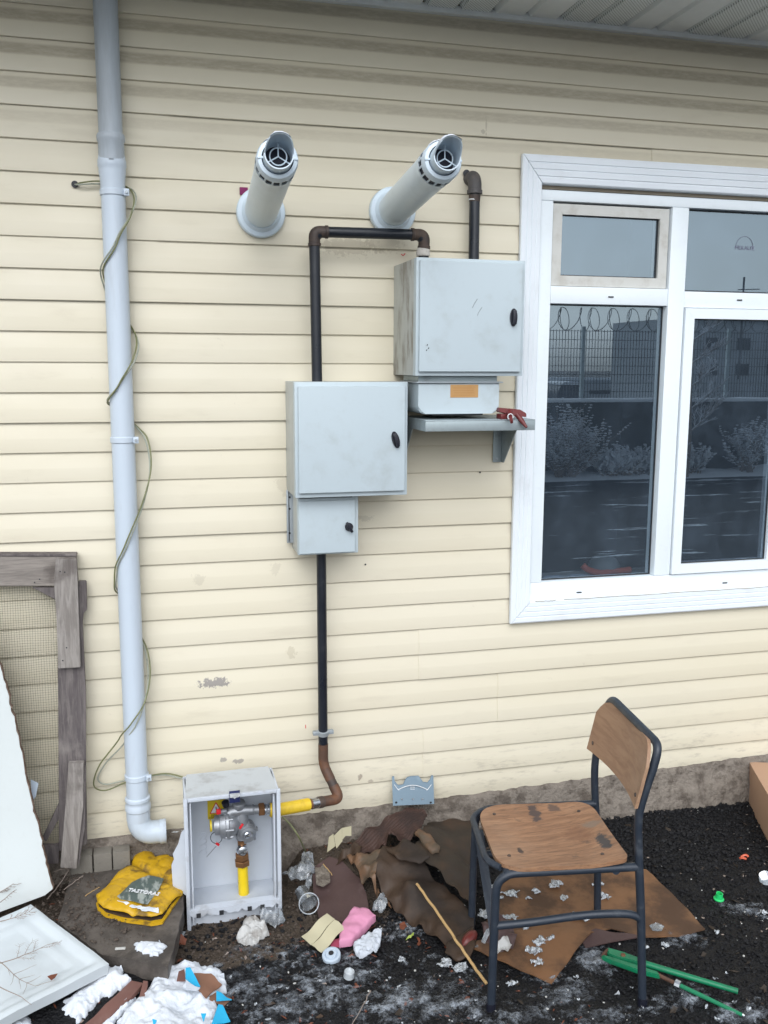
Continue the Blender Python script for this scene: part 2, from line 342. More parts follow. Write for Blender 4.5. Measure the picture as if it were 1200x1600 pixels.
def pane_mat():
    g, a, b = glassmat('window_glass', (.66, .70, .74), .0, 3.0, .0, (.74, .90, 1))
    fr = [n for n in g.n if n.bl_idname == 'ShaderNodeFresnel'][0]; bk = g.N('ShaderNodeNewGeometry').outputs['Backfacing']
    g.L(g.math('MULTIPLY', fr.outputs[0], g.math('SUBTRACT', 1, bk)), b.inputs[0])
    for n in g.n:
        if n.bl_idname == 'ShaderNodeBsdfDiffuse': n.inputs[0].default_value = (.42, .56, .74, 1)  # bluish diffuse veil, painted haze over the reflections
    d = g.noise(g.coord((1, 1, 1), 'World'), 5, 6, .7); g.L(g.ramp(d, .4, .8, .035, .085), a.inputs[0])
    n = g.noise(g.coord((1, 1, .6), 'World'), 7, 2, .5); bp = g.N('ShaderNodeBump'); bp.inputs['Strength'].default_value = .35; bp.inputs['Distance'].default_value = .003; g.L(n, bp.inputs['Height'])
    for nd in g.n:
        if nd.bl_idname == 'ShaderNodeBsdfGlossy': g.L(bp.outputs[0], nd.inputs['Normal'])
    return g.m
M['pane'] = pane_mat()
M['clear'] = glassmat('clear_plastic', (.86, .88, .90), .10, 1.35, .12)[0].m
M['film'] = glassmat('plastic_film', (.8, .82, .84), .20, 1.45, .2)[0].m
M['ice'] = glassmat('milky_cap', (.8, .85, .9), .6, 1.5, .2)[0].m
def ply_mat(name, ax):
    g = NG(name); st = {'x': (.12, 1, 1), 'y': (1, .12, 1)}[ax] if ax in 'xy' else (1, 1, 1)
    v = g.coord(st); n = g.noise(v, 60, 6, .65, .5); n2 = g.noise(v, 210, 3, .6)
    col = g.mix(g.ramp(n, .3, .7), (.34, .185, .10), (.20, .10, .052)); col = g.mix(g.ramp(n2, .5, .72, 0, .6), col, (.10, .055, .035))
    d = g.noise(g.coord((.5, 1, 1), loc=(3.1, .2, 0)), 12, 6, .7, .4); col = g.mix(g.ramp(d, .56, .66, 0, .8), col, (.06, .042, .035))
    e = g.noise(g.coord(), 4, 4); col = g.mix(g.ramp(e, .42, .7, 0, .35), col, (.40, .27, .18))
    ps = g.N('ShaderNodeNewGeometry').outputs['Position']; sp = g.N('ShaderNodeSeparateXYZ'); g.L(ps, sp.inputs[0])
    for px, py, rx, ry, a, c in ((942, 1315, .050, .022, .9, (.03, .035, .04)), (925, 1288, .022, .035, .8, (.20, .15, .11)), (835, 1268, .050, .020, .85, (.05, .04, .04)), (865, 1262, .02, .02, .7, (.05, .04, .04)), (812, 1325, .018, .010, .9, (.03, .02, .02)), (905, 1300, .05, .05, .5, (.16, .07, .035))):
        p = G(px, py, .41); dx = g.math('SUBTRACT', sp.outputs['X'], p.x); dy = g.math('SUBTRACT', sp.outputs['Y'], p.y)
        u_ = g.math('ADD', g.math('MULTIPLY', dx, .98), g.math('MULTIPLY', dy, -.195)); v_ = g.math('ADD', g.math('MULTIPLY', dx, .195), g.math('MULTIPLY', dy, .98))
        u_, v_ = g.math('DIVIDE', u_, ry), g.math('DIVIDE', v_, rx)
        r = g.math('SQRT', g.math('ADD', g.math('MULTIPLY', u_, u_), g.math('MULTIPLY', v_, v_)))
        r = g.math('ADD', r, g.ramp(g.noise(g.coord((.5, 1, 1)), 55, 5, .7), .2, .8, -.5, .5)); col = g.mix(g.ramp(r, .6, 1.0, a, 0), col, c)
    g.set(col, .55); g.bump(n, .15, .001); return g.m
M['ply'] = ply_mat('worn_plywood', 'x')
def backply():
    g = NG('worn_plywood_back'); v = g.coord((1, .12, 1)); n = g.noise(v, 60, 6, .65, .5)
    col = g.mix(g.ramp(n, .3, .7), (.33, .20, .12), (.24, .135, .08)); d = g.noise(g.coord((1, .4, 1)), 9, 5, .6)
    col = g.mix(g.ramp(d, .5, .7, 0, .3), col, (.42, .29, .2)); g.set(col, .6); g.bump(n, .12, .001); return g.m
M['plyback'] = backply()

# ------------------------------------------------------------------ ground shape
def soil_mask(x, y):
    n = fbm(x*4, y*4, 3.3)*.10
    a = sst(.95, .45, x+n*1.5)*sst(-.50, -.38, y+n)           # brown earth by the wall
    b = sst(.42, .30, x+n)*sst(-.62, -.50, y+n)
    return max(0, min(1, max(a, b)))
def gz(x, y):
    L = sst(.05, -.10, x)*.050*sst(-.80, -.45, y)
    Cn = sst(1.25, .75, x)*sst(.385, .47, x)*.075*sst(-.34, -.06, y)
    Rr = sst(.9, 1.3, x)*.03*sst(-.30, -.02, y)
    return L+Cn+Rr
def gzn(x, y):
    z = gz(x, y)+fbm(x*3, y*3, .5)*.010+fbm(x*14, y*14, 2.)*.0045
    if y > -1.6: z += abs(mn.noise(Vector((x*60, y*60, 0))))*.006+mn.noise(Vector((x*130, y*130, 5)))*.0022
    return z
def grid(name, x0, x1, y0, y1, st, zf, m, keep=None, attrs=()):
    nx, ny = int((x1-x0)/st)+1, int((y1-y0)/st)+1
    vs = []; av = {a: [] for a, _ in attrs}
    for j in range(ny):
        for i in range(nx):
            x, y = x0+i*st, y0+j*st; vs.append((x, y, zf(x, y)))
    fs = []
    for j in range(ny-1):
        for i in range(nx-1):
            a = j*nx+i; q = (a, a+1, a+nx+1, a+nx)
            if keep is None or keep(vs[a], vs[a+nx+1]): fs.append(q)
    me = bpy.data.meshes.new(name); me.from_pydata(vs, [], fs)
    for a, fn in attrs:
        at = me.attributes.new(a, 'FLOAT', 'POINT'); at.data.foreach_set('value', [fn(v[0], v[1]) for v in vs])
    if keep is not None:
        b = bmesh.new(); b.from_mesh(me); bmesh.ops.delete(b, geom=[v for v in b.verts if not v.link_faces], context='VERTS'); b.to_mesh(me); b.free()
    me.polygons.foreach_set('use_smooth', [True]*len(me.polygons)); me.materials.append(m)
    o = bpy.data.objects.new(name, me); COL.objects.link(o); return o
def ground_mat(local=True):
    g = NG('yard_ground' if local else 'far_ground'); v = g.coord((1, 1, 1), 'World')
    n = g.noise(v, 60, 5, .7); n2 = g.noise(v, 230, 3, .7); n3 = g.noise(v, 5, 4, .6)
    vo = g.N('ShaderNodeTexVoronoi'); vo.inputs['Scale'].default_value = 130; g.L(v, vo.inputs[0])
    asp = g.mix(g.ramp(n2, .55, .72), (.0055, .0055, .007), (.020, .020, .023)); asp = g.mix(g.ramp(n3, .5, .7, 0, .5), asp, (.012, .0115, .0125))
    if local:
        at = g.N('ShaderNodeAttribute', attribute_name='soil').outputs['Fac']
        so = g.mix(g.ramp(n, .35, .65), (.085, .064, .048), (.034, .026, .020)); so = g.mix(g.ramp(n2, .58, .75), so, (.13, .105, .08)); so = g.mix(g.ramp(n3, .45, .65), so, (.085, .065, .048))
        fac = g.ramp(g.math('ADD', at, g.math('MULTIPLY', g.math('SUBTRACT', n, .5), .7)), .4, .62)
        col = g.mix(fac, asp, so); rg = g.mix(fac, (.55, .55, .55), (.85, .85, .85))
    else:
        sn = g.noise(g.coord((.5, 2.6, 1), 'World'), 1.1, 6, .7); col = g.mix(g.ramp(sn, .57, .62), asp, (.62, .66, .72)); rg = .6
    g.set(col, rg, spec=.3); g.bump(g.math('ADD', g.math('ADD', n, n2), vo.outputs['Distance']), .8, .006); return g.m
grd = grid('ground', -.90, 3.0, -1.55, .06, .0075, gzn, ground_mat(True), attrs=(('soil', soil_mask),))
grd['kind'] = 'structure'
def yard():
    mb = MB()   # the yard around the detailed patch, and the street side opposite
    for x0, x1, y0, y1 in ((-60, 60, -9.75, -1.545), (-60, -.895, -1.545, .06), (2.995, 60, -1.545, .06), (-300, -60, -300, 300), (60, 300, -300, 300), (-60, 60, 8.2, 300)):
        mb.add([(x0, y0, -.004), (x1, y0, -.004), (x1, y1, -.004), (x0, y1, -.004)], [(0, 1, 2, 3)])
    o = mb.build('yard', ground_mat(False), smooth=False); o['kind'] = 'structure'
yard()

# ------------------------------------------------------------------ the house
WX0, WX1, WZ0, WZ1 = 1.222, 2.46, .812, 2.372          # opening hidden behind the trim
SOF = 2.792
house = thing('house', 'single storey house wall clad in cream vinyl siding with white window and eaves', 'house', (0, 0, 0))
PROF = [(0.0, -.0052), (0.0, -.0104), (.004, -.0120), (.44, -.0117), (.50, -.0104), (.93, -.0052), (.965, -.0042), (1.0, -.0042)]
def course(n, x0, x1, z_lo=None, z_hi=None, dy=0, name='siding_panel'):
    nxs = max(2, int((x1-x0)/.12)); pr = []
    for k in (0, 1):
        for fz, y in PROF:
            z = Z0+(n+k+fz)*P
            if fz == .004 : z = Z0+(n+k)*P+.0016
            if z_hi and z > z_hi: z = z_hi
            if z_lo and z < z_lo: z = z_lo
            pr.append((z, y))
    vs = []; fs = []; m = len(pr)
    for i in range(nxs+1):
        x = x0+(x1-x0)*i/nxs
        for z, y in pr:
            wv = fbm(x*1.7, z*3, 1)*.0010+mn.noise(Vector((x*5, z*9, 4)))*.0005
            vs.append((x, y+wv+dy, z+mn.noise(Vector((x*2.1, n, 7)))*.0008))
    for i in range(nxs):
        for j in range(m-1): fs.append((i*m+j, (i+1)*m+j, (i+1)*m+j+1, i*m+j+1))
    if dy:
        nb_ = len(vs); vs += [Vector(v)+Vector((.0004, .0032, 0)) for v in vs[:m]]; fs += [(j, j+1, nb_+j+1, nb_+j) for j in range(m-1)]
    mb = MB().add(vs, fs)
    mb.build(name, M['siding'], house, smooth=True, ang=20)
seams = {22: [W(269, 130).x], 18: [W(254.5, 330).x], 2: [W(661.5, 1020).x], 0: [W(784, 1085).x], -2: [W(668, 1177).x], 20: [W(1025, 236).x], 4: [W(1133, 972).x],
         24: [3.4], 16: [-.9], 14: [3.1], 12: [-1.6], 10: [2.9], 8: [-1.3], 6: [3.3], 26: [-1.2]}
for n in range(-4, 26, 2):
    zl, zh = Z0+n*P, Z0+(n+2)*P
    xs = [-4.0]+sorted(seams.get(n, []))+[6.0]
    lo = .168 if n < -2 else None; hi = SOF+.004 if zh > SOF else None
    segs = [(xs[i], xs[i+1], i) for i in range(len(xs)-1)]
    for a, b, i in segs:
        dy = -.0022*(i % 2)
        if i: a -= .02
        if zh > WZ0 and zl < WZ1:            # meets the window
            zt = WZ0 if zl < WZ0 else None; zb = WZ1 if zh > WZ1 else None
            if a < WX0: course(n, a, min(b, WX0), lo, hi, dy)
            if b > WX1: course(n, max(a, WX1), b, lo, hi, dy)
            if zt and b > WX0: course(n, max(a, WX0), min(b, WX1), None, zt, dy)
            if zb and b > WX0: course(n, max(a, WX0), min(b, WX1), zb, hi, dy)
        else: course(n, a, b, lo, hi, dy)
# wall core behind the siding, with the window opening left free
mb = MB()
for lo, hi in (((-4, .002, -.1), (WX0, .20, SOF+.1)), ((WX1, .002, -.1), (6, .20, SOF+.1)), ((WX0, .002, -.1), (WX1, .20, WZ0)), ((WX0, .002, WZ1), (WX1, .20, SOF+.1))): mb.box(lo, hi)
mb.build('wall', M['seam'], house, smooth=False)
MB().box((-.075-.5, -.020, .150), (.30, .0, .166)).build('starter_strip', M['trim'], house)
# plinth of rough mortar
def plinth():
    xs = [-4+.5*i for i in range(8)]+[-.0+.012*i for i in range(300)]+[3.6+.4*i for i in range(7)]
    vs = []; m = 15
    for x in xs:
        tz = .172+.010*sst(.9, 1.6, x)+.014*sst(1.6, 2.4, x)+fbm(x*16, 0, 3)*.006+mn.noise(Vector((x*60, 3, 1)))*.003
        ledge = .030+.02*sst(1.5, .7, x)
        for k in range(m):
            t = k/(m-1)
            if k == 0: z, y = tz-.004, .0
            elif k == 1: z, y = tz, -.017
            else:
                u = (k-1)/(m-2); z = tz*(1-u)-.03*u; y = -.020-ledge*u**.8-.010*sst(.35, .45, u)
                y += fbm(x*13, z*16, 9)*.008+mn.noise(Vector((x*70, z*70, 2)))*.004; z += mn.noise(Vector((x*50, z*50, 8)))*.003
            vs.append((x, y, z))
    fs = [(i*m+j, (i+1)*m+j, (i+1)*m+j+1, i*m+j+1) for i in range(len(xs)-1) for j in range(m-1)]
    MB().add(vs, fs).build('plinth', M['concrete'], house, smooth=True, ang=80)
plinth()
for a, b in ((W(148, 1325).x, W(176, 1325).x), (W(177.5, 1325).x, W(204, 1325).x), (W(112, 1325).x, W(146, 1325).x)):
    MB().box((a, -.075, .085), (b, -.012, .148), .004).build('brick', M['brick'], house)
# eaves: channel on the wall, boarded soffit, fascia and roof
MB().box((-4, -.028, SOF-.008), (6, -.002, SOF+.016), .002).build('soffit_channel', M['soffit'], house)
marks = [549.6, 604, 660, 716, 768, 822.6, 873, 925, 975, 1023, 1072, 1119.5, 1165]
mx = [W(p, 55, -.03).x for p in marks]; stp = (mx[-1]-mx[0])/(len(mx)-1)
def soffit_perf():
    g = NG('perforated_soffit'); v = g.coord((1, 1, 1), 'World')
    mp = g.N('ShaderNodeMapping'); mp.inputs['Rotation'].default_value = (0, 0, math.radians(45)); g.L(v, mp.inputs[0])
    sp = g.N('ShaderNodeSeparateXYZ'); g.L(mp.outputs[0], sp.inputs[0])
    def tri(o): return g.math('ABSOLUTE', g.math('SUBTRACT', g.math('FRACT', g.math('MULTIPLY', o, 118)), .5))
    r = g.math('SQRT', g.math('ADD', g.math('POWER', tri(sp.outputs['X']), 2), g.math('POWER', tri(sp.outputs['Y']), 2)))
    g.set(g.mix(g.ramp(r, .20, .30, 1, 0), (.78, .82, .80), (.26, .27, .27)), .5); return g.m
M['soffit_perf'] = soffit_perf()
i0 = int((-4-mx[0])/stp); i1 = int((6-mx[0])/stp)
for i in range(i0, i1):
    a = mx[0]+i*stp; b = a+stp; perf = (i % 4) in (2, 3)
    mb = MB()
    mb.prism([(a+.001, -.022, SOF+.026), (a+.012, -.022, SOF+.006), (b-.012, -.022, SOF+.006), (b-.001, -.022, SOF+.026), (b-.001, -.022, SOF+.028), (a+.001, -.022, SOF+.028)], (0, -.60, 0))  # overhang deepened to throw more shade on the wall top
    o = mb.build('soffit_board', M['soffit_perf'] if perf else M['soffit'], house, smooth=False)
    if perf: o['label'] = 'perforated soffit board'
MB().box((-4, -.63, SOF+.032), (6, .20, SOF+.06)).build('soffit_deck', M['gasket'], house)
MB().box((-4, -.655, SOF-.01), (6, -.625, SOF+.17), .002).build('fascia', M['soffit'], house)
MB().prism([(-4, -.70, SOF+.175), (-4, 4, SOF+1.9), (-4, 8, SOF+.3), (-4, 8, SOF+.24), (-4, 4, SOF+1.83), (-4, -.70, SOF+.15)], (10, 0, 0)).build('roof', M['redbrown'], house, smooth=False)
MB().prism([(-4, .2, -.1), (-4, 8, -.1), (-4, 8, SOF+.2), (-4, 4, SOF+1.8), (-4, .2, SOF+.2)], (.1, 0, 0)).build('gable_wall', M['siding'], house, smooth=False)
MB().prism([(5.9, .2, -.1), (5.9, 8, -.1), (5.9, 8, SOF+.2), (5.9, 4, SOF+1.8), (5.9, .2, SOF+.2)], (.1, 0, 0)).build('gable_wall', M['siding'], house, smooth=False)
MB().box((-4, 7.9, -.1), (6, 8, SOF+.2)).build('back_wall', M['siding'], house, smooth=False)
# dark room behind the window
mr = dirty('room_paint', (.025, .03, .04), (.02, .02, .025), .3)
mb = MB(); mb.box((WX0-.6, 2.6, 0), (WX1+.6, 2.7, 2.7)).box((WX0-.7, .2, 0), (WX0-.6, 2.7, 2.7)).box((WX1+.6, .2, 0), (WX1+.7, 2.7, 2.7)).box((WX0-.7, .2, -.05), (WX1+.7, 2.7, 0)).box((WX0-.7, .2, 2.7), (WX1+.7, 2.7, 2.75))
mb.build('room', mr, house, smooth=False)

# ------------------------------------------------------------------ window
win = bpy.data.objects.new('window', None); COL.objects.link(win); win.parent = house; win['_o'] = [0, 0, 0]
TX0, TZ1, TZ0 = 1.212, 2.382, .803
TIX0 = W(838, 600, -.03).x; TIZ1 = W(848, 287, -.03).z; TIZ0 = W(832, 940, -.03).z
TX1 = 2.52; TIX1 = TX1-(TIX0-TX0)
def trim_piece(A, B, inn_a, inn_b, name='window_trim'):
    # moulded board from outer edge to inner edge with three flutes; A,B outer corners, inn inner corners (mitred)
    prof = [(0, -.016), (0, -.030), (.06, -.033), (.24, -.033), (.27, -.0303), (.31, -.033), (.48, -.033), (.51, -.0303), (.55, -.033), (.72, -.033), (.75, -.0303), (.79, -.032), (.96, -.032), (1, -.028), (1, .004)]
    vs = []
    for (o, i) in ((A, inn_a), (B, inn_b)):
        for t, y in prof: vs.append((o[0]+(i[0]-o[0])*t, y, o[1]+(i[1]-o[1])*t))
    m = len(prof); fs = [(j, j+m, j+1+m, j+1) for j in range(m-1)]+[tuple(range(m)), tuple(range(2*m-1, m-1, -1))]
    MB().add(vs, fs).build(name, M['trim'], win, smooth=False)
e = .0008
trim_piece((TX0, TZ0), (TX0, TZ1), (TIX0, TIZ0), (TIX0, TIZ1))
trim_piece((TX0+2*e, TZ1), (TX1, TZ1+.004), (TIX0+3*e, TIZ1+e), (TIX1, TIZ1+e))
trim_piece((TX0+2*e, TZ0), (TX1, TZ0), (TIX0+3*e, TIZ0-e), (TIX1, TIZ0-e))
trim_piece((TX1+e, TZ0), (TX1+e, TZ1), (TIX1+e, TIZ0), (TIX1+e, TIZ1))
FY = -.004        # face of the outer frame
gx0 = W(856, 600, FY).x; gx1 = W(1037, 600, FY).x; mx0 = gx1; mx1 = W(1062, 600, FY).x
gz1 = W(870, 314, FY).z; tz1 = W(950, 449, FY).z; tz0 = W(950, 476, FY).z; gz0 = W(930, 905, FY).z
rx1 = W(1196, 850, FY).x+.040
def bars(lo_hi, name, m='window', bev=.003):
    for lo, hi in lo_hi: MB().box(lo, hi, bev).build(name, M[m], win)
bars([((TIX0-.02, FY, gz0-.0), (gx0, .06, gz1)), ((rx1, FY, gz0), (TIX1+.02, .06, gz1)), ((TIX0-.02, FY, gz1+.0005), (TIX1+.02, .06, TIZ1-.012)), ((TIX0-.02, FY, TIZ0-.01), (TIX1+.02, .06, gz0-.0005))], 'window_frame')
bars([((mx0, FY-.001, gz0), (mx1, .059, gz1))], 'mullion')
bars([((gx0, FY+.001, tz0), (mx0-.0005, .058, tz1)), ((mx1+.0005, FY+.001, tz0-.004), (rx1-.0005, .058, tz1-.006))], 'transom')
def sash(x0, x1, z0, z1, w_, y0, y1, m, tilt=0):
    so = []
    for q in ([(x0, z0), (x1, z0), (x1-w_, z0+w_), (x0+w_, z0+w_)], [(x1, z0), (x1, z1), (x1-w_, z1-w_), (x1-w_, z0+w_)],
              [(x1, z1), (x0, z1), (x0+w_, z1-w_), (x1-w_, z1-w_)], [(x0, z1), (x0, z0), (x0+w_, z0+w_), (x0+w_, z1-w_)]):
        cx = sum(p[0] for p in q)/4; cz = sum(p[1] for p in q)/4
        MB().prism([(cx+(p[0]-cx)*.9992, y0, cz+(p[1]-cz)*.9992) for p in q], (0, y1-y0, 0)).build('sash', M[m], win, smooth=False)
def pane(x0, x1, z0, z1, y):
    MB().box((x0-.01, y, z0-.01), (x1+.01, y+.004, z1+.01)).build('pane', M['pane'], win, smooth=False)
    g_ = .0035
    for lo, hi in (((x0, y-.004, z0), (x0+g_, y-.0003, z1)), ((x1-g_, y-.004, z0), (x1, y-.0003, z1)), ((x0+g_, y-.004, z1-g_), (x1-g_, y-.0003, z1)), ((x0+g_, y-.004, z0), (x1-g_, y-.0003, z0+g_))):
        MB().box(lo, hi).build('gasket', M['gasket'], win, smooth=False)
# small beige top-hung sash
sz1 = gz1-.006; sz0 = tz1+.002; sx0 = gx0+.004; sx1 = gx1-.006
sash(sx0, sx1, sz0, sz1, .034, .006, .05, 'window_dirty'); pane(sx0+.034, sx1-.034, sz0+.034, sz1-.034, .020)
pane(mx1+.002, rx1-.002, tz1-.004, gz1-.002, .022)                     # fixed light top right
pane(gx0+.001, gx1-.001, gz0+.001, tz0-.001, .028)                     # tall fixed light left
rz0 = W(1055, 897, -.012).z; rz1 = tz0-.006
sash(mx1+.003, rx1-.003, rz0, rz1, .036, -.014, .04, 'window')
pane(mx1+.039, rx1-.039, rz0+.036, rz1-.036, .004)
for px, py in ((955, 464), (1156, 469), (905, 926), (1133, 911)):        # drainage slots
    p = W(px, py, FY-.002); MB().box((p.x-.010, FY-.0022, p.z-.002), (p.x+.010, FY+.002, p.z+.0025), .0008).build('drain_slot', M['gasket'], win)
for x0, x1, z0 in ((TIX0+.02, TIX0+.10, TIZ0+.001), (TIX0+.13, TIX1-.1, TIZ0+.0015)):     # uneven gap above the sill trim
    mb = MB(); pts = [(x0+(x1-x0)*i/24, -.0325, z0-.001+mn.noise(Vector((i*.7, x0, 0)))*.0022) for i in range(25)]
    mb.tube(pts, .0011, 4).build('sealant_gap', M['seam'], win)
MB().box((TIX0-.005, -.003, TIZ1-.010), (TIX1, .004, TIZ1+.001)).build('head_gap', M['seam'], win, smooth=False)
# faint round logo on the top right pane
pc = W(1163, 385, .0215); mb = MB(); N_ = 40
mfaint = dirty('faint_print', (.16, .16, .24), (.12, .12, .18), .3, 20, .6)
pts = [(pc.x+.034*math.cos(a), .0212, pc.z+.034*math.sin(a)) for a in [math.radians(-10+200*i/N_) for i in range(N_+1)]]
mb.tube(pts, .0007, 4).build('window_logo', mfaint, win)
text_mesh('MEKALEE', .020, (pc.x+.002, .0212, pc.z-.012), (1, 0, 0), (0, 0, 1), mfaint, 'window_lettering', win, .0001)
# things standing on the inner sill
MB().box((gx0-.02, .062, gz0-.035), (rx1+.02, .22, gz0-.02), .003).build('inner_sill', M['window_dirty'], win)
hp = W(945, 893, .14); hz = gz0-.018
t = thing('work_helmet', 'dark rounded helmet lying on the inner window sill behind the glass', 'helmet', (hp.x, .14, hz))
mb = MB(); prof = [(0, .060), (.012, .062), (.03, .058), (.048, .046), (.060, .030), (.067, .012), (.068, .001)]
mb.lathe(prof, (hp.x, .15, hz+.008), (0, -.15, 1), 24).build('helmet_shell', dirty('helmet_grey', (.20, .22, .22), (.08, .09, .09), .6, 20, .4), t)
a0, a1, a2 = W(912, 884, .10), W(943, 893, .09), W(985, 889, .10)
mb = MB(); mb.tube(cr([(a0.x, .11, hz+.045), (a0.x+.02, .10, hz+.028), (a1.x-.01, .092, hz+.016), (a1.x+.03, .095, hz+.018), (a2.x, .10, hz+.020)], 8), .012, 8)
tag(mb.build('red_cloth', M['coral'], loc=(a1.x, .1, hz)), 'red rolled cloth lying in front of the helmet inside the window', 'cloth')
for i, px in enumerate((867, 903)):
    p = W(px, 903, .09); mb = MB(); mb.tube([(p.x+.042*math.cos(a), .095+.022*math.sin(a), hz+.006) for a in [2*math.pi*k/24 for k in range(24)]], .006, 8, closed=True)
    tag(mb.build('plastic_ring', M['capwhite'], loc=(p.x, .09, hz)), ('leftmost white oval ring on the inner window sill', 'white oval ring on the inner sill next to the red cloth')[i], 'ring')

for px, py in ((541, 381), (473.5, 416.5), (571, 882), (750, 738)):
    MB().lathe([(0, .0032), (.001, .0030)], W(px, py, -.0112), (0, -1, 0), 10).build('screw_hole', M['gasket'], house)
tag(MB().tube(cr([W(627, 397, -.02), W(630, 399, -.022), W(633, 396, -.02)], 4), .0016, 6).build('red_clip', M['red'], loc=W(630, 398, -.02)), 'tiny red plastic clip under the bend of the upper gas pipe', 'clip')

# ------------------------------------------------------------------ downpipe
PX, PY = -.0735, -.056
def zp(py, px=200, y=PY): return W(px, py, y-.03).z
dp = thing('downpipe', 'pale blue-grey plastic rainwater downpipe fixed to the siding with a cable wound round it', 'downpipe', (PX, PY, .11))
zu = zp(215)
MB().lathe([(zu-.02, .0335), (SOF+.3, .0345)], (PX, PY-.004, 0), n=32).build('pipe_section', M['pipe_grey'], dp)['label'] = 'grey upper pipe length with dirt streaks'
MB().lathe([(zu-.065, .0365), (zu-.012, .0365), (zu-.006, .0395), (zu+.006, .0400), (zu+.012, .0370)], (PX, PY-.004, 0), n=32).build('socket', M['pipe_grey'], dp)
z1, z2 = zp(250), zp(300)
MB().lathe([(z2+.005, .0345), (z2+.035, .0355), (z2+.06, .0385), (z1-.02, .0385), (z1-.016, .0405), (z1, .0405), (z1+.006, .0385), (z1+.03, .0350)], (PX, PY, 0), n=32).build('socket', M['pipe'], dp)
ze = zp(1268)
MB().lathe([(ze-.02, .0345), (z2+.02, .0345)], (PX, PY, 0), n=32).build('pipe_section', M['pipe'], dp)
for py in (300, 688, 1220):
    z = zp(py); mb = MB(); mb.lathe([(z-.009, .0362), (z-.007, .0378), (z+.007, .0378), (z+.009, .0362)], (PX, PY, 0), n=32)
    mb.box((PX+.030, PY-.030, z-.010), (PX+.046, PY-.018, z+.010), .002).box((PX-.008, PY+.03, z-.008), (PX+.008, -.005, z+.008))
    c = mb.build('clamp', M['pipe'], dp); MB().lathe([(0, .004), (.004, .004)], (PX+.038, PY-.031, z), (0, -1, 0), 10).build('screw', M['bracket'], c)
MB().lathe([(ze-.045, .0375), (ze-.012, .0375), (ze-.008, .0405), (ze+.006, .0405), (ze+.010, .0380), (ze+.02, .0375), (ze+.024, .0400), (ze+.032, .0395), (ze+.036, .0355)], (PX, PY, 0), n=32).build('socket', M['pipe'], dp)
zb = ze-.045; arc = [(PX, PY, zb)]+[(PX+.045*(1-math.cos(a)), PY-.01*math.sin(a), zb-.045*math.sin(a)) for a in [math.pi/2*k/8 for k in range(1, 9)]]+[(PX+.082, PY-.012, zb-.045)]
MB().tube(arc, .0365, 28, caps=True).build('elbow', dirty('white_pvc', (.50, .57, .64), (.35, .34, .32), .5, 9, .35), dp)
MB().lathe([(0, .0375), (.002, .0385), (.018, .0385), (.02, .0375)], (PX+.066, PY-.012, zb-.045), (1, 0, 0), 28).build('elbow_collar', M['pipe'], dp)

# cable spiralling round the downpipe
cb = thing('cable', 'thin green and grey twin cable spiralling down the downpipe', 'cable', (W(118, 288).x, -.02, W(118, 288).z))
FRT, BAK = PY-.041, -.022
route = [(118, 288, -.005), (124, 287, -.03), (150, 285, -.03), (172, 288, BAK), (200, 293, BAK), (211, 308, -.06), (205, 335, FRT), (185, 370, FRT), (172, 410, -.07), (170, 440, -.045), (178, 480, BAK), (204, 510, BAK), (215, 535, -.055), (208, 565, FRT), (188, 598, FRT), (177, 622, -.07), (183, 640, BAK),
         (215, 668, BAK), (230, 690, -.05), (235, 735, -.07), (222, 790, FRT), (198, 850, FRT), (186, 885, -.075), (185, 915, -.06), (190, 935, BAK), (215, 985, BAK), (229, 1018, -.04), (233, 1060, -.06), (225, 1100, -.085), (210, 1130, FRT), (185, 1165, -.06), (160, 1195, -.04), (150, 1222, -.035), (165, 1230, -.03), (192, 1222, -.025), (230, 1213, -.025), (262, 1210, -.03), (300, 1220, -.05)]
pts = [W(*r_) for r_ in route]; sp = cr(pts, 8)
for p in sp:
    v = Vector((p.x-PX, p.y-PY, 0)); dd = v.length
    if dd < .0415 and p.z < zp(240): v = v*(.0415/max(dd, 1e-5)); p.x, p.y = PX+v.x, min(PY+v.y, -.0165)
sa, sb = [], []
for i, p in enumerate(sp):
    ph = i*.09; o = Vector((math.cos(ph)*.0036, -abs(math.sin(ph*.5))*.002, math.sin(ph)*.0036)); k = 1.0
    if 220 < i < 275: k = 1+2.6*math.sin((i-220)/55*math.pi)
    sa.append(p+o*k); sb.append(p-o*k)
MB().tube(sa, .0023, 8).build('strand', M['wireyg'], cb); MB().tube(sb, .0023, 8).build('strand', M['wiregrey'], cb)
MB().lathe([(0, .010), (.002, .010)], W(117, 288, -.013), (0, -1, 0), 16).build('cable_hole', M['gasket'], house)

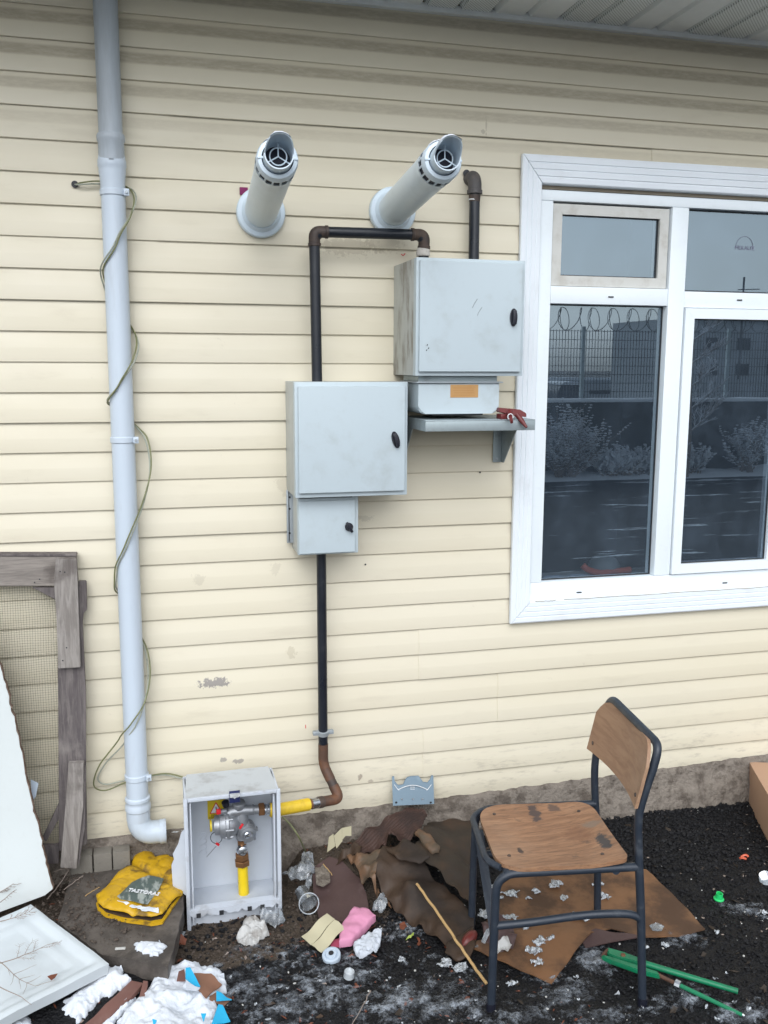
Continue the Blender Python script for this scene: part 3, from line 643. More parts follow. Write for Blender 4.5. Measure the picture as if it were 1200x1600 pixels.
# ------------------------------------------------------------------ boiler flues
def flue(label, base, end, snow):
    b = Vector(base); e_ = Vector(end); d = (e_-b); Ln = d.length; q = Vector((0, 0, 1)).rotation_difference(d.normalized())
    # roll so that local Y points up
    zl = d.normalized(); yl = (Vector((0, 0, 1))-zl*zl.z).normalized(); xl = yl.cross(zl); Mx = Matrix((xl, yl, zl)).transposed()
    t = thing('flue_terminal', label, 'flue', b, 'boiler flues through the siding'); t.rotation_euler = Mx.to_euler()
    bd = lambda mb, nm, m, par=t, **k: mb.build(nm, m, par, world=False, **k)
    # plate sits flat on the wall
    inv = Mx.inverted(); wd = inv @ Vector((0, -1, 0))
    bd(MB().lathe([(-.004, .0745), (.016, .0745), (.020, .0715), (.022, .060), (.030, .054), (.034, .051)], (0, 0, 0), wd, 40), 'wall_plate', M['flue_end'])
    bd(MB().lathe([(-.02, .050), (Ln-.10, .050), (Ln-.098, .0515), (Ln-.060, .0515)], n=40), 'flue_pipe', M['flue'])
    mb = MB(); n = 16; z0, z1 = Ln-.056, Ln-.028
    mb.lathe([(Ln-.060, .0515), (z0, .0525)], n=40, capa=False, capb=False); mb.lathe([(z1, .0525), (Ln-.012, .0525), (Ln-.002, .049), (Ln, .043), (Ln, .040), (Ln-.02, .039)], n=40, capa=False, capb=False)
    for k in range(n):
        a = 2*math.pi*(k+.5)/n; w_ = .0022
        mb.box((.0495, -w_, z0-.001), (.0528, w_, z1+.001), M=Matrix.Rotation(a, 4, 'Z'))
    bd(mb, 'terminal_ring', M['flue_end'])
    bd(MB().lathe([(Ln-.065, .0485), (Ln-.022, .0485)], n=30), 'slot_lining', M['dark_slot'])
    # nozzle with scooped hood: upper side is longer
    n = 36; vs = []; fs = []; rings = []
    def hood(a, l): return Ln-.02+l
    outer, inner, r1, r2 = [], [], .0365, .0335
    for k in range(n):
        a = 2*math.pi*k/n; up = math.sin(a); l = .055+.040*sst(-.05, .9, up); c, s_ = math.cos(a), math.sin(a)
        flare = 1+.06*sst(.2, 1, up)
        vs += [(r1*c, r1*s_, Ln-.03), (r1*c*flare, r1*s_*flare, hood(a, l)), (r2*c*flare, r2*s_*flare, hood(a, l)), (r2*c, r2*s_, Ln-.03)]
    for k in range(n):
        a = 4*k; b_ = 4*((k+1) % n)
        for j in range(3): fs.append((a+j, b_+j, b_+j+1, a+j+1))
    nz = bd(MB().add(vs, fs), 'nozzle', M['flue_end'])
    mb = MB(); zg = Ln+.012
    mb.tube([(.021*math.cos(2*math.pi*k/28), .021*math.sin(2*math.pi*k/28), zg) for k in range(28)], .0017, 8, closed=True)
    for k in range(3):
        a = math.pi/2+2*math.pi*k/3; mb.tube([(0, 0, zg), (.034*math.cos(a), .034*math.sin(a), zg)], .0017, 8)
    bd(mb, 'grille', M['flue_end'])
    bd(MB().lathe([(Ln-.03, .0333), (Ln-.028, .0333)], n=28), 'nozzle_bore', M['dark_slot'])
    for sx in (-1, 1): bd(MB().box((min(sx*.034, sx*.050), -.0028, Ln-.004), (max(sx*.034, sx*.050), .0028, Ln+.002), .0008), 'lug', M['flue_end'])
    # snow resting on top
    def snowcap(z0, z1, r, name, h):
        vs = []; fs = []; na, nz_ = 13, 9
        for j in range(nz_):
            for i in range(na):
                a = math.radians(48+84*i/(na-1)); tt = math.sin(math.pi*i/(na-1))*math.sin(math.pi*j/(nz_-1))
                rr = r-.001+h*tt**.5*(1+.5*mn.noise(Vector((i*.7, j*.9, snow*7)))); vs.append((rr*math.cos(a), rr*math.sin(a), z0+(z1-z0)*j/(nz_-1)))
        for j in range(nz_-1):
            for i in range(na-1): fs.append((j*na+i, j*na+i+1, (j+1)*na+i+1, (j+1)*na+i))
        bd(MB().add(vs, fs), name, M['snow'], ang=80)
    snowcap(Ln+.005, Ln+.080, .0385, 'snow_cap', .009); snowcap(Ln-.06, Ln-.004, .0525, 'snow_cap', .007)
b1 = W(407, 333, -.016); b2 = W(612, 331, -.016)
flue('left white boiler flue pointing out of the siding beside the downpipe', b1, (W(434, 247, -.58)), 1)
flue('right white boiler flue above the bent black gas pipe, leaning to the right', b2, (W(693, 250, -.58)), 2)
p = W(381, 298, -.017); tag(MB().box((p.x-.012, -.019, p.z-.012), (p.x+.012, -.006, p.z+.010), .001).build('foam_patch', M['purple'], loc=(p.x, -.01, p.z)), 'small purple foam patch tucked behind the left flue plate', 'foam patch')

# ------------------------------------------------------------------ cabinets
def handle(p, rot, parent, style=0):
    mb = MB(); R_ = Matrix.Translation(p) @ Matrix.Rotation(rot, 4, 'Y')
    if style == 0:
        n = 24; out = []
        for k in range(n):
            a = 2*math.pi*k/n; out.append(Vector((.0115*math.cos(a), 0, .027*math.sin(a)*(1 if abs(math.sin(a)) < .7 else 1))))
        poly = [R_ @ v for v in out]; mb.prism(poly, (0, -.006, 0), .0012)
        mb.box((-.0055, -.017, -.021), (.0055, -.004, .021), .0025, R_)
    else:
        mb.lathe([(0, .013), (.006, .013), (.010, .009), (.014, .008)], p, (0, -1, 0), 24); mb.box((-.004, -.018, -.018), (.004, -.006, .018), .002, R_)
    return mb.build('handle', M['blackplastic'], parent)
def cabinet(name, label, x0, x1, z0, z1, y, mside, dl, dr, dt, db, hpx, hrot, hstyle=0, proud=.012):
    t = thing(name, label, 'cabinet', (x0, 0, z0))
    th = .002; mb = MB()
    mb.box((x0, y+.03, z0), (x1, -.010, z1), .002)
    mb.build('body', M[mside], t)
    MB().box((x0-.0006, y, z0-.0006), (x1+.0006, y+.0292, z1+.0006), .0025).build('front_lip', M['cab'], t)
    d = MB().box((x0+dl, y-proud, z0+db), (x1-dr, y-.0015, z1-dt), .003, seg=3).build('door', M['cab'], t)
    MB().box((x0+dl+.003, y-.0016, z0+db+.002), (x1-dr-.003, y+.0004, z1-dt-.003)).build('door_gap', M['gasket'], t, smooth=False)
    h = W(*hpx, y-proud); handle(Vector((h.x, y-proud, h.z)), hrot, d, hstyle)
    return t, d
U = dict(y=-.27); a = W(651, 402, -.27); b_ = W(821, 587, -.27)
UX0, UX1, UZ0, UZ1 = a.x, W(821, 405, -.27).x, W(652, 587, -.27).z, a.z
upc, upd = cabinet('meter_cabinet', 'upper light grey steel cabinet with grimy left side, above the wall shelf', UX0, UX1, UZ0, UZ1, -.27, 'cab_side', .008, .011, .008, .012, (802, 496), 0)
a = W(460, 596, -.20); MX0, MZ1 = a.x, W(460, 597, -.20).z; MX1 = W(637, 600, -.20).x; MZ0 = W(466, 778, -.20).z
mdc, mdd = cabinet('gas_cabinet', 'large middle light grey steel cabinet with tilted black handle', MX0, MX1, MZ0, MZ1, -.20, 'cab_side2', .009, .010, .012, .014, (618, 687), -.28)
a = W(466, 778, -.15); SX0, SX1, SZ0, SZ1 = a.x, W(560, 778, -.15).x, W(467, 868, -.15).z, MZ0-.006
smc, smd = cabinet('small_cabinet', 'small light grey steel cabinet under the middle one, black round lock', SX0, SX1, SZ0, SZ1, -.145, 'cab_side2', .001, .011, .012, .004, (545, 823), -.5, 1, .009)
mb = MB(); mb.box((SX0+.004, -.15, SZ1-.004), (SX1-.02, -.03, MZ0-.001)); mb.build('top_gap_shade', M['gasket'], smc, smooth=False)  # dark block painting the shade between small and middle cabinet
# scuffs on doors
def scuff(par, pts, y, w_, m='gasket'):
    P_ = [Vector((W(px, py, y).x, y-.0004, W(px, py, y).z)) for px, py in pts]; MB().tube(cr(P_, 4), w_, 4).build('scratch', M[m], par)
msc = dirty('scuff_grey', (.27, .30, .32), (.2, .2, .2), .5, 60, .6); M['scuff'] = msc
scuff(upd, [(746, 467), (741, 475), (738, 481)], -.282, .0009, 'scuff'); scuff(upd, [(753, 480), (748, 488), (746, 493)], -.282, .0008, 'scuff')
for px, py in ((666, 548), (667, 540), (669, 545)): scuff(upd, [(px, py), (px+1.2, py-2)], -.282, .0012)
mb = MB(); z_a, z_b = W(450, 765, -.03).z, W(450, 848, -.03).z; xa = W(447.5, 800, -.03).x
pl = tag(mb.box((xa, -.036, z_b), (SX0+.01, -.033, z_a), .001).box((SX0-.014, -.036, z_b+.004), (SX0-.011, -.018, z_a-.004)).build('bracket_plate', M['bracket'], loc=(xa, -.03, z_b)), 'flat grey steel mounting plate with screw holes left of the small cabinet', 'bracket')
for py in (777, 795, 833):
    p = W(452.5, py, -.037); MB().lathe([(0, .0035), (.0015, .0035)], (p.x, -.036, p.z), (0, -1, 0), 10).build('screw_hole', M['gasket'], pl)
# meter in its housing under the upper cabinet
Y_ = -.245; a = W(654, 597, Y_); b_ = W(779, 646, Y_)
mt = thing('gas_meter', 'grey rounded gas meter body with orange label sitting under the upper cabinet', 'gas meter', (a.x, 0, b_.z))
mx_0, mx_1, mz_0, mz_1 = a.x, b_.x, b_.z, a.z
def rrect(x0, x1, z0, z1, rb, rt, y, n=6):
    pts = []
    for cx, cz, r, a0 in ((x0+rb, z0+rb, rb, 180), (x1-rb, z0+rb, rb, 270), (x1-rt, z1-rt, rt, 0), (x0+rt, z1-rt, rt, 90)):
        for k in range(n+1): an = math.radians(a0+90*k/n); pts.append((cx+r*math.cos(an), y, cz+r*math.sin(an)))
    return pts
MB().prism(rrect(mx_0, mx_1, mz_0, mz_1-.002, .022, .002, Y_), (0, .19, 0), .004).build('lower_shell', M['cab'], mt)
MB().prism(rrect(mx_0+.003, mx_1-.003, mz_1+.0015, UZ0-.0005, .002, .002, Y_+.012), (0, .17, 0)).build('upper_shell', M['galv'], mt)
MB().box((mx_0-.009, Y_-.008, mz_1-.0025), (mx_1+.010, Y_+.18, mz_1+.0012), .001).build('flange', M['bracket'], mt)
MB().box((mx_0+.05, Y_+.02, mz_0-.006), (mx_1-.045, Y_+.15, mz_0+.001)).build('foot', M['gasket'], mt)
l0, l1 = W(704, 601, Y_-.001), W(747, 621, Y_-.001)
lb = MB().box((l0.x, Y_-.0012, l1.z), (l1.x, Y_+.001, l0.z)).build('label', M['orange'], mt, smooth=False)
mb = MB()
for k in range(6):
    z = l1.z+.005+k*.0052; xa = l0.x+.008+random.random()*.006; mb.box((xa, Y_-.0016, z), (l1.x-.008-random.random()*.012, Y_-.001, z+.0014))
mb.build('label_lines', M['orangeprint'], lb, smooth=False)
# shelf on gusset brackets
sy = -.30; s0, s1 = W(665, 657, sy), W(836, 672, sy); sz_t, sz_b = s0.z, s1.z; sx_0, sx_1 = s0.x, s1.x
sh = thing('wall_shelf', 'grey steel wall shelf on two triangular brackets under the gas meter', 'shelf', (sx_0, 0, sz_b))
mb = MB(); mb.box((sx_0, sy, sz_t-.003), (sx_1, -.016, sz_t), .0012).box((sx_0, sy, sz_b), (sx_1, sy+.0025, sz_t-.0032), .0008).box((sx_0, sy+.0027, sz_b), (sx_0+.0025, -.016, sz_t-.0032)).box((sx_1-.0025, sy+.0027, sz_b), (sx_1, -.016, sz_t-.0032))
mb.build('shelf_top', M['galv'], sh)
def gusset(x):
    zb_ = W(778, 722, -.02).z; mb = MB()
    mb.prism([(x, -.018, sz_t-.004), (x, -.150, sz_t-.004), (x, -.150, sz_b-.006), (x, -.040, zb_), (x, -.018, zb_)], (.003, 0, 0))
    mb.box((x-.030, -.021, zb_), (x-.0005, -.018, sz_t-.004), .0005)
    g_ = mb.build('bracket', M['galv'], sh)
    for dz in (.012, .10): MB().lathe([(0, .0045), (.003, .004)], (x-.015, -.021, zb_+dz), (0, -1, 0), 10).build('screw', M['bracket'], g_)
gusset(W(783, 700, -.018).x); gusset(W(626, 705, -.018).x)
# red plastic tool on the shelf
q0 = W(790, 645, sy+.06); t = thing('red_tool', 'dark red plastic nozzle tool with two prongs lying on the right end of the shelf', 'tool', (q0.x, sy+.05, sz_t))
f0 = sy-.012
pt = lambda px, py, y: W(px, py, y)
MB().prism([pt(780, 637, sy+.035), pt(813, 640, sy+.035), pt(823, 646, sy+.03), pt(823, 652, sy+.02), pt(806, 650, sy+.02), pt(780, 644, sy+.03)], (0, .028, .0), .002).build('tool_body', M['maroon_plastic'], t)
p0, p1 = pt(808, 648, sy+.01), pt(823, 668, f0-.012); MB().tube([p0, p0.lerp(p1, .5), p1], [.0085, .0075, .004], 12).build('prong', M['maroon_plastic'], t)
p0, p1 = pt(796, 644, sy+.015), pt(799.5, 660, f0-.016); MB().tube([p0, p0.lerp(p1, .5), p1], [.010, .0062, .0045], 12).build('prong', M['maroon_plastic'], t)
MB().tube([pt(797.5, 651, f0+.0)+Vector((.0085*math.cos(2*math.pi*k/20), 0, .0085*math.sin(2*math.pi*k/20))) for k in range(20)], .0016, 8, closed=True).build('white_ring', M['whiteprint'], t)
MB().box((pt(781, 640, sy+.03).x, sy+.02, sz_t), (pt(792, 640, sy+.03).x, sy+.06, sz_t+.016), .003).build('tool_grip', M['maroon_plastic'], t)

# ------------------------------------------------------------------ gas pipes
def pipe_run(name, label, pts, r, fr, corners, ends=(), cat='pipe', mat='blackpaint', cm='rustdark'):
    t = thing(name, label, cat, pts[0])
    P_ = [Vector(p) for p in pts]
    MB().tube(fillet(P_, fr, 7), r, 20).build('pipe', M[mat], t)
    for i in corners:
        a = (P_[i-1]-P_[i]).normalized(); b = (P_[i+1]-P_[i]).normalized(); Lc = fr*1.12
        arc = fillet([P_[i]+a*Lc, P_[i], P_[i]+b*Lc], fr, 9)
        MB().tube(arc, r*1.08, 20).build('elbow', M[cm], t)
        for d_ in (a, b): MB().lathe([(-.005, r*1.10), (-.004, r*1.20), (.004, r*1.20), (.005, r*1.10)], P_[i]+d_*Lc, d_, 20).build('elbow_collar', M[cm], t)
    return t
pipe_run('gas_pipe', 'black painted gas pipe bent over from the middle cabinet to the upper cabinet', [W(495.5, 597, -.10)+Vector((0, 0, -.01)), W(491, 362, -.10), W(663, 367, -.10), W(661.5, 402, -.10)+Vector((0, 0, -.01))], .0165, .034, (1, 2))
pk = W(661, 396, -.10); mb = MB()
mb.lathe([(-.008, .021), (.004, .022), (.012, .019), (.016, .018)], pk, (0, 0, 1), 20); mb.build('sealing_hemp', dirty('hemp_seal', (.55, .52, .48), (.2, .15, .12), .6, 60, .9), bpy.data.objects['gas_pipe'])
e0 = W(741, 276, -.055); wp = thing('gas_pipe', 'short black gas pipe rising from the upper cabinet into the siding beside the window', 'pipe', e0)
top = Vector((e0.x, -.062, e0.z)); bot = W(744, 402, -.062); bot.z -= .01; bot.x = top.x+.001
MB().tube([top+Vector((0, 0, -.03)), bot], .0170, 20).build('pipe', M['blackpaint'], wp)
arc = [(top.x, .0, top.z+.0), (top.x, -.02, top.z)]+[(top.x, -.062+.042*math.cos(a)-.0, top.z-.042+.042*math.sin(a)) for a in [math.pi/2*(1-k/8) for k in range(9)]]
arc = [(top.x, -.001, top.z), (top.x, -.03, top.z)]+[(top.x, -.034-.028*math.sin(a), top.z-.028+.028*math.cos(a)) for a in [math.pi/2*k/8 for k in range(1, 9)]]+[(top.x, -.062, top.z-.045)]
MB().tube(arc, .0215, 20).build('elbow', M['elbow_grey'], wp)
MB().lathe([(0, .0215), (.001, .0245), (.012, .0245), (.013, .0215)], (top.x, -.062, top.z-.055), (0, 0, 1), 20).build('elbow_collar', M['elbow_grey'], wp)
MB().lathe([(0, .0175), (.02, .019)], (top.x, -.062, top.z-.078), (0, 0, 1), 20).build('thread', M['rustdark'], wp)
mb = MB(); cpts = [W(731, 272, -.012), W(733, 276, -.04), W(736.5, 300, -.055), W(737.5, 340, -.055), W(736, 400, -.060)]; mb.tube(cr(cpts, 6), .0042, 10)
wc = tag(mb.build('white_cable', M['wirewhite'], loc=cpts[0]), 'thin white cable running down beside the short black pipe', 'cable')
zt = W(745, 313, -.07).z; MB().lathe([(0, .0185), (.0035, .0185)], (top.x-.001, -.061, zt), (.08, 0, 1), 24).build('cable_tie', M['wirewhite'], wc)
MB().lathe([(0, .012), (.001, .012)], W(729, 271, -.0155), (0, -1, 0), 14).build('cable_hole', M['gasket'], house)
# lower run down to the regulator box
RBY, RBX0, RBX1, RBZ0 = -.31, None, None, None
lower = [W(502, 862, -.085)+Vector((0, 0, .01)), W(503, 1195, -.075), W(531, 1248, -.13), W(436, 1265, -.20)]
lower[1].x = lower[0].x+.004
lp = thing('gas_pipe', 'long lower gas pipe, black above, rusty bends below, down to the regulator box', 'pipe', lower[3])
path = fillet(lower, .035, 8)
MB().tube(path[:2]+path[1:2], .0155, 20).build('pipe', M['blackpaint'], lp) if False else None
A_, B_, C_, D_ = [Vector(p) for p in lower]
MB().tube([A_, B_+(A_-B_).normalized()*.05], .0158, 20).build('pipe', M['blackpaint'], lp)
MB().tube(fillet([B_+(A_-B_).normalized()*.075, B_, B_+(C_-B_).normalized()*.055], .04, 8), .0168, 20).build('elbow', M['rust'], lp)
MB().tube([B_+(C_-B_).normalized()*.04, C_+(B_-C_).normalized()*.04], .0158, 20).build('pipe', M['rustdark'], lp)
MB().tube(fillet([C_+(B_-C_).normalized()*.048, C_, C_+(D_-C_).normalized()*.085], .04, 8), .0172, 20).build('elbow', M['rust'], lp)
E_ = C_.lerp(D_, .52)
MB().tube([C_.lerp(D_, .2), E_], .0170, 20).build('pipe', M['rust'], lp)
for k in (.33,): MB().lathe([(-.012, .0175), (-.006, .0192), (.006, .0192), (.012, .0175)], C_.lerp(D_, k), (D_-C_), 20).build('weld', M['rustdark'], lp)
MB().lathe([(-.014, .0173), (.014, .0174)], C_.lerp(D_, .42)+Vector((0, -.0012, .0)), (D_-C_), 20).build('bright_sleeve', M['chrome'], lp)
dv = (D_-E_); prof = []
for k in range(45): prof += [(dv.length*k/45, .0195+.0008*(k % 2))]
MB().lathe(prof+[(dv.length+.03, .0195)], E_, dv, 24).build('yellow_wrap', M['yellowtape'], lp)
cz = W(503, 1144, -.075); cl = Vector((A_.lerp(B_, .87).x, -.078, cz.z)); mb = MB()
mb.lathe([(-.008, .0175), (-.007, .0195), (.007, .0195), (.008, .0175)], cl, (0, -.22, 1), 24)
for s_ in (-1, 1): mb.box((cl.x+s_*.025-.010, cl.y-.008, cl.z-.006), (cl.x+s_*.025+.010, cl.y+.008, cl.z+.007), .002); mb.tube([(cl.x+s_*.030, cl.y-.012, cl.z), (cl.x+s_*.030, cl.y+.014, cl.z)], .004, 8)
mb.box((cl.x-.004, cl.y+.015, cl.z-.004), (cl.x+.004, -.01, cl.z+.004))
mb.build('pipe_clamp', M['bracket'], lp)

# ------------------------------------------------------------------ regulator box
y = -.31; q = {k: W(*v, y) for k, v in dict(tl=(293, 1243), tr=(437, 1237), bl=(290, 1462), br=(437, 1440)).items()}
bx0, bx1 = (q['tl'].x+q['bl'].x)/2, (q['tr'].x+q['br'].x)/2; bz1 = (q['tl'].z+q['tr'].z)/2; bz0 = -.035
rb = thing('regulator_box', 'open light grey plastic gas regulator box without a lid standing against the wall', 'box', ((bx0+bx1)/2, -.2, bz0))
wl = .010; yb = -.160
mb = MB(); mb.box((bx0, yb, bz0), (bx1, yb+.006, bz1), .002)
mb.box((bx0, y, bz0), (bx0+.005, yb-.0005, bz1), .001).box((bx1-.005, y, bz0), (bx1, yb-.0005, bz1), .001).box((bx0+.0055, y+.012, bz0), (bx1-.0055, yb-.0005, .036), .001)
mb.build('shell', M['boxgrey'], rb)
mb = MB(); mb.prism([(bx0, y, bz1-.002), (bx1, y, bz1-.002), (bx1-.012, -.150, bz1+.004), (bx0+.012, -.150, bz1+.004)], (0, 0, -.006), .001); mb.build('top_panel', M['boxtop'], rb)
zf = .055
mb = MB()
for lo, hi in (((bx0-.004, y-.010, bz0), (bx0+.008, y, bz1+.003)), ((bx1-.008, y-.010, bz0+.01), (bx1+.004, y, bz1+.003)), ((bx0+.0082, y-.010, bz1-.009), (bx1-.0082, y, bz1+.003))): mb.box(lo, hi, .0025)
mb.box((bx0+.014, y-.005, bz0+.045), (bx0+.018, y+.02, bz1-.014)).box((bx1-.018, y-.005, bz0+.045), (bx1-.014, y+.02, bz1-.014))
mb.build('rim', M['boxrim'], rb)
mb = MB(); n = 26; vs = []
for i in range(n+1):
    x = bx0+.004+(bx1-bx0-.008)*i/n; j = mn.noise(Vector((x*60, 1, 0)))*.004+(.006 if i % 5 == 0 else 0)
    vs += [(x, y-.012, zf-.018+j*1.6), (x, y-.012, zf+.004), (x, y+.01, zf+.008), (x, y+.012, zf-.012)]
fs = [(i*4+k, i*4+(k+1) % 4, (i+1)*4+(k+1) % 4, (i+1)*4+k) for i in range(n) for k in range(4)]+[(0, 1, 2, 3), (n*4+3, n*4+2, n*4+1, n*4)]
mb.add(vs, fs).build('lower_sill', M['boxrim'], rb, smooth=False)
for px in (310, 346, 390, 410): p = W(px, 1430, y-.012); MB().box((p.x-.006, y-.0145, zf-.020), (p.x+.007, y-.012, zf-.006)).build('hinge_lug', M['gasket'], rb, smooth=False)
s0, s1 = W(358, 1236, y-.011), W(375, 1252, y-.011)
MB().box((s0.x, y-.0125, s1.z-.002), (s1.x, y-.0102, s0.z-.001), .0005).build('latch_sticker', M['navy'], rb)
cx_, cz_ = (s0.x+s1.x)/2, (s0.z+s1.z)/2
MB().prism([(cx_-.014, y-.0132, cz_+.001), (cx_-.004, y-.0132, cz_+.002), (cx_, y-.0132, cz_+.006), (cx_+.004, y-.0132, cz_+.002), (cx_+.014, y-.0132, cz_+.001), (cx_+.014, y-.0132, cz_-.003), (cx_+.004, y-.0132, cz_-.004), (cx_, y-.0132, cz_-.008), (cx_-.004, y-.0132, cz_-.004), (cx_-.014, y-.0132, cz_-.003)], (0, .0008, 0)).build('sticker_emblem', M['whiteprint'], rb, smooth=False)
MB().box((s0.x+.001, y-.03, bz1+.0035), (s1.x-.001, y+.02, bz1+.007), .001).build('latch', M['boxtop'], rb)
Yw = yb-.002; s0, s1 = W(324, 1252, Yw), W(352, 1277, Yw)
wl_ = MB().box((s0.x, Yw-.001, s1.z), (s1.x, Yw+.002, s0.z)).build('warning_label', M['labelyellow'], rb, smooth=False)
cx_ = (s0.x+s1.x)/2-.001; zt_, zb_ = s0.z-.004, s1.z+.018
MB().prism([(cx_-.021, Yw-.0018, zb_), (cx_+.021, Yw-.0018, zb_), (cx_, Yw-.0018, zt_)], (0, .0006, 0)).build('triangle_border', M['red'], wl_, smooth=False)
MB().prism([(cx_-.0165, Yw-.0024, zb_+.0026), (cx_+.0165, Yw-.0024, zb_+.0026), (cx_, Yw-.0024, zt_-.0055)], (0, .0005, 0)).build('triangle', M['whiteprint'], wl_, smooth=False)
text_mesh('!', .027, (cx_, Yw-.0026, zb_+.005), (1, 0, 0), (0, 0, 1), M['blackprint'], 'exclamation_mark', wl_)
text_mesh('DİKKAT', .0085, (cx_, Yw-.0015, s1.z+.0095), (1, 0, 0), (0, 0, 1), M['blackprint'], 'lettering', wl_)
text_mesh('DOĞALGAZ', .0085, (cx_, Yw-.0015, s1.z+.002), (1, 0, 0), (0, 0, 1), M['blackprint'], 'lettering', wl_)
# moulded ribs on the back wall and a white torn flap beside the box
mb = MB(); p = W(325, 1318, yb)
for k in range(4): mb.tube([(p.x-.016+.012*math.cos(a), yb-.001, p.z+.03-k*.02+.010*math.sin(a)) for a in [math.radians(-60+k2*30) for k2 in range(9)]], .0012, 6)
mb.build('moulded_ribs', M['boxrim'], rb)
fp = [W(292, 1292, -.28), W(283, 1302, -.27), W(279, 1318, -.26), W(270, 1335, -.26), W(272, 1343, -.26), W(268, 1352, -.26), W(270, 1385, -.26), W(292, 1400, -.28)]
tag(MB().prism(fp, (0, .004, 0)).build('plastic_piece', M['boxrim'], loc=fp[-1]), 'torn piece of white plastic lid wedged left of the regulator box', 'plastic piece')

# regulator body
RY = -.225
rg = thing('gas_regulator', 'cast alloy gas regulator with brass nuts and red seals inside the open box', 'gas regulator', W(370, 1290, RY))
c = W(362, 1287, RY)
k_ = .1/ (1435*.1/2.80)   # metres per pixel about here
def rp(px, py, y=RY): return W(px, py, y)
body = rp(372, 1290)
mb = MB()
mb.lathe([(-.052, .018), (-.050, .030), (-.034, .031), (-.032, .040), (-.020, .043), (-.014, .043), (-.012, .046), (-.004, .046), (-.002, .040), (.012, .036), (.024, .022), (.030, .012)], rp(361, 1287), (1, -.12, .05), 28)
for k in range(8):
    a = 2*math.pi*k/8; o = rp(361, 1287); mb.lathe([(-.020, .0045), (.004, .0045)], o+Vector((0, .041*math.cos(a), .041*math.sin(a))), (1, 0, 0), 8)
mb.build('diaphragm_housing', M['alu'], rg)
MB().lathe([(0, .0185), (.006, .0185)], rp(348, 1287)+Vector((-.034, 0, -.002)), (-1, 0, 0), 24).build('end_gasket', M['labelyellow'], rg)
mb = MB()
mb.lathe([(-.02, .030), (.004, .031), (.008, .028), (.020, .026), (.024, .018), (.036, .016), (.040, .011)], rp(385, 1298), (.15, -1, -.25), 24)
for k in range(6):
    a = 2*math.pi*k/6+.3; o = rp(385, 1298)+Vector((.030*math.cos(a), -.002, .030*math.sin(a))); mb.lathe([(0, .006), (.014, .0045)], o, (.15, -1, -.25), 8)
mb.build('cover', M['alu'], rg)
MB().lathe([(0, .011), (.006, .012), (.010, .0095), (.012, .004)], rp(386, 1303, RY-.036), (.15, -1, -.25), 12).build('adjusting_cap', M['chrome'], rg)
mb = MB(); a_, b2_ = rp(355, 1268), rp(404, 1266)
mb.tube([rp(350, 1275), rp(362, 1268), rp(380, 1266), rp(404, 1265)], [.016, .019, .017, .0135], 20); mb.lathe([(0, .015), (.003, .017), (.006, .015)], rp(394, 1265), (1, 0, 0), 20)
mb.tube([rp(376, 1262), rp(378, 1276), rp(378, 1310)], [.014, .020, .018], 16)
mb.build('valve_body', M['alu'], rg)
mb = MB(); mb.lathe([(-.016, .012), (-.008, .019), (.008, .021), (.012, .019), (.014, .010)], rp(373, 1258), (0, -.2, 1), 20); mb.build('top_cap', M['alu'], rg)
mb = MB(); mb.lathe([(-.004, .010), (.012, .012), (.014, .008)], rp(353, 1258), (-.2, -.2, 1), 12); mb.build('relief_cap', M['blackplastic'], rg)
mb = MB(); mb.lathe([(-.012, .0085), (.010, .0085)], rp(347, 1268, RY-.02), (-1, -.3, .1), 12); mb.build('test_nipple', M['alu'], rg)
MB().box(rp(340, 1272, RY-.03)-Vector((.004, .004, .0)), rp(343, 1264, RY-.03)+Vector((.004, .004, 0)), .002).build('red_seal', M['red'], rg)
p = rp(377, 1291, RY-.05); MB().box((-.0035, -.003, -.009), (.0035, .003, .009), .0015, Matrix.Translation(p) @ Matrix.Rotation(.6, 4, 'Y')).build('red_seal', M['red'], rg)
def hexnut(o, ax, prof, name, m, par): return MB().lathe(prof, o, ax, 6).build(name, m, par, ang=25)
hexnut(rp(404, 1265), (1, 0, 0), [(0, .018), (.002, .0215), (.016, .0215), (.018, .018)], 'brass_nut', M['brass'], rg)
MB().lathe([(0, .017), (.004, .019), (.010, .016), (.014, .019), (.018, .018)], rp(413, 1265), (1, 0, 0), 24).build('union_ring', M['chrome'], rg)
MB().lathe([(0, .021), (.02, .021)], rp(422, 1265), (1, -.02, 0), 24).build('yellow_wrap', M['yellowtape'], rg)
v0 = rp(378, 1312); MB().lathe([(0, .014), (.03, .013)], v0, (0, 0, -1), 20).build('brass_neck', M['brass'], rg)
MB().lathe([(-.015, .006), (-.012, .014), (0, .018), (.012, .014), (.015, .006)], rp(378, 1328, RY-.012), (.1, -1, .1), 16).build('ball_valve', M['chrome'], rg)
hexnut(rp(378, 1333), (0, 0, -1), [(0, .018), (.003, .0225), (.018, .0225), (.020, .021)], 'brass_nut', M['brass'], rg)
hexnut(rp(378, 1333)-Vector((0, 0, .022)), (0, 0, -1), [(0, .022), (.002, .0245), (.017, .0245), (.020, .019)], 'brass_nut', M['brass'], rg)
yp = rp(379, 1352); MB().lathe([(0, .0165), (yp.z-.0, .0168)], yp, (.02, 0, -1), 24).build('inlet_pipe', M['yellowpipe'], rg)
ly = Yw-.012; MB().tube([rp(338+9*math.cos(a), 1309+9*math.sin(a), RY+.01) for a in [2*math.pi*k/24 for k in range(24)]], .0011, 6, closed=True).build('seal_loop', M['blackplastic'], rg)
p = rp(340, 1319, RY+.005); MB().box((-.006, -.003, -.0035), (.006, .003, .0035), .0012, Matrix.Translation(p) @ Matrix.Rotation(.7, 4, 'Y')).build('red_seal', M['red'], rg)
MB().tube([rp(338, 1322, RY+.01), rp(323, 1339, RY+.02)], .001, 6).build('seal_tail', M['alu'], rg)

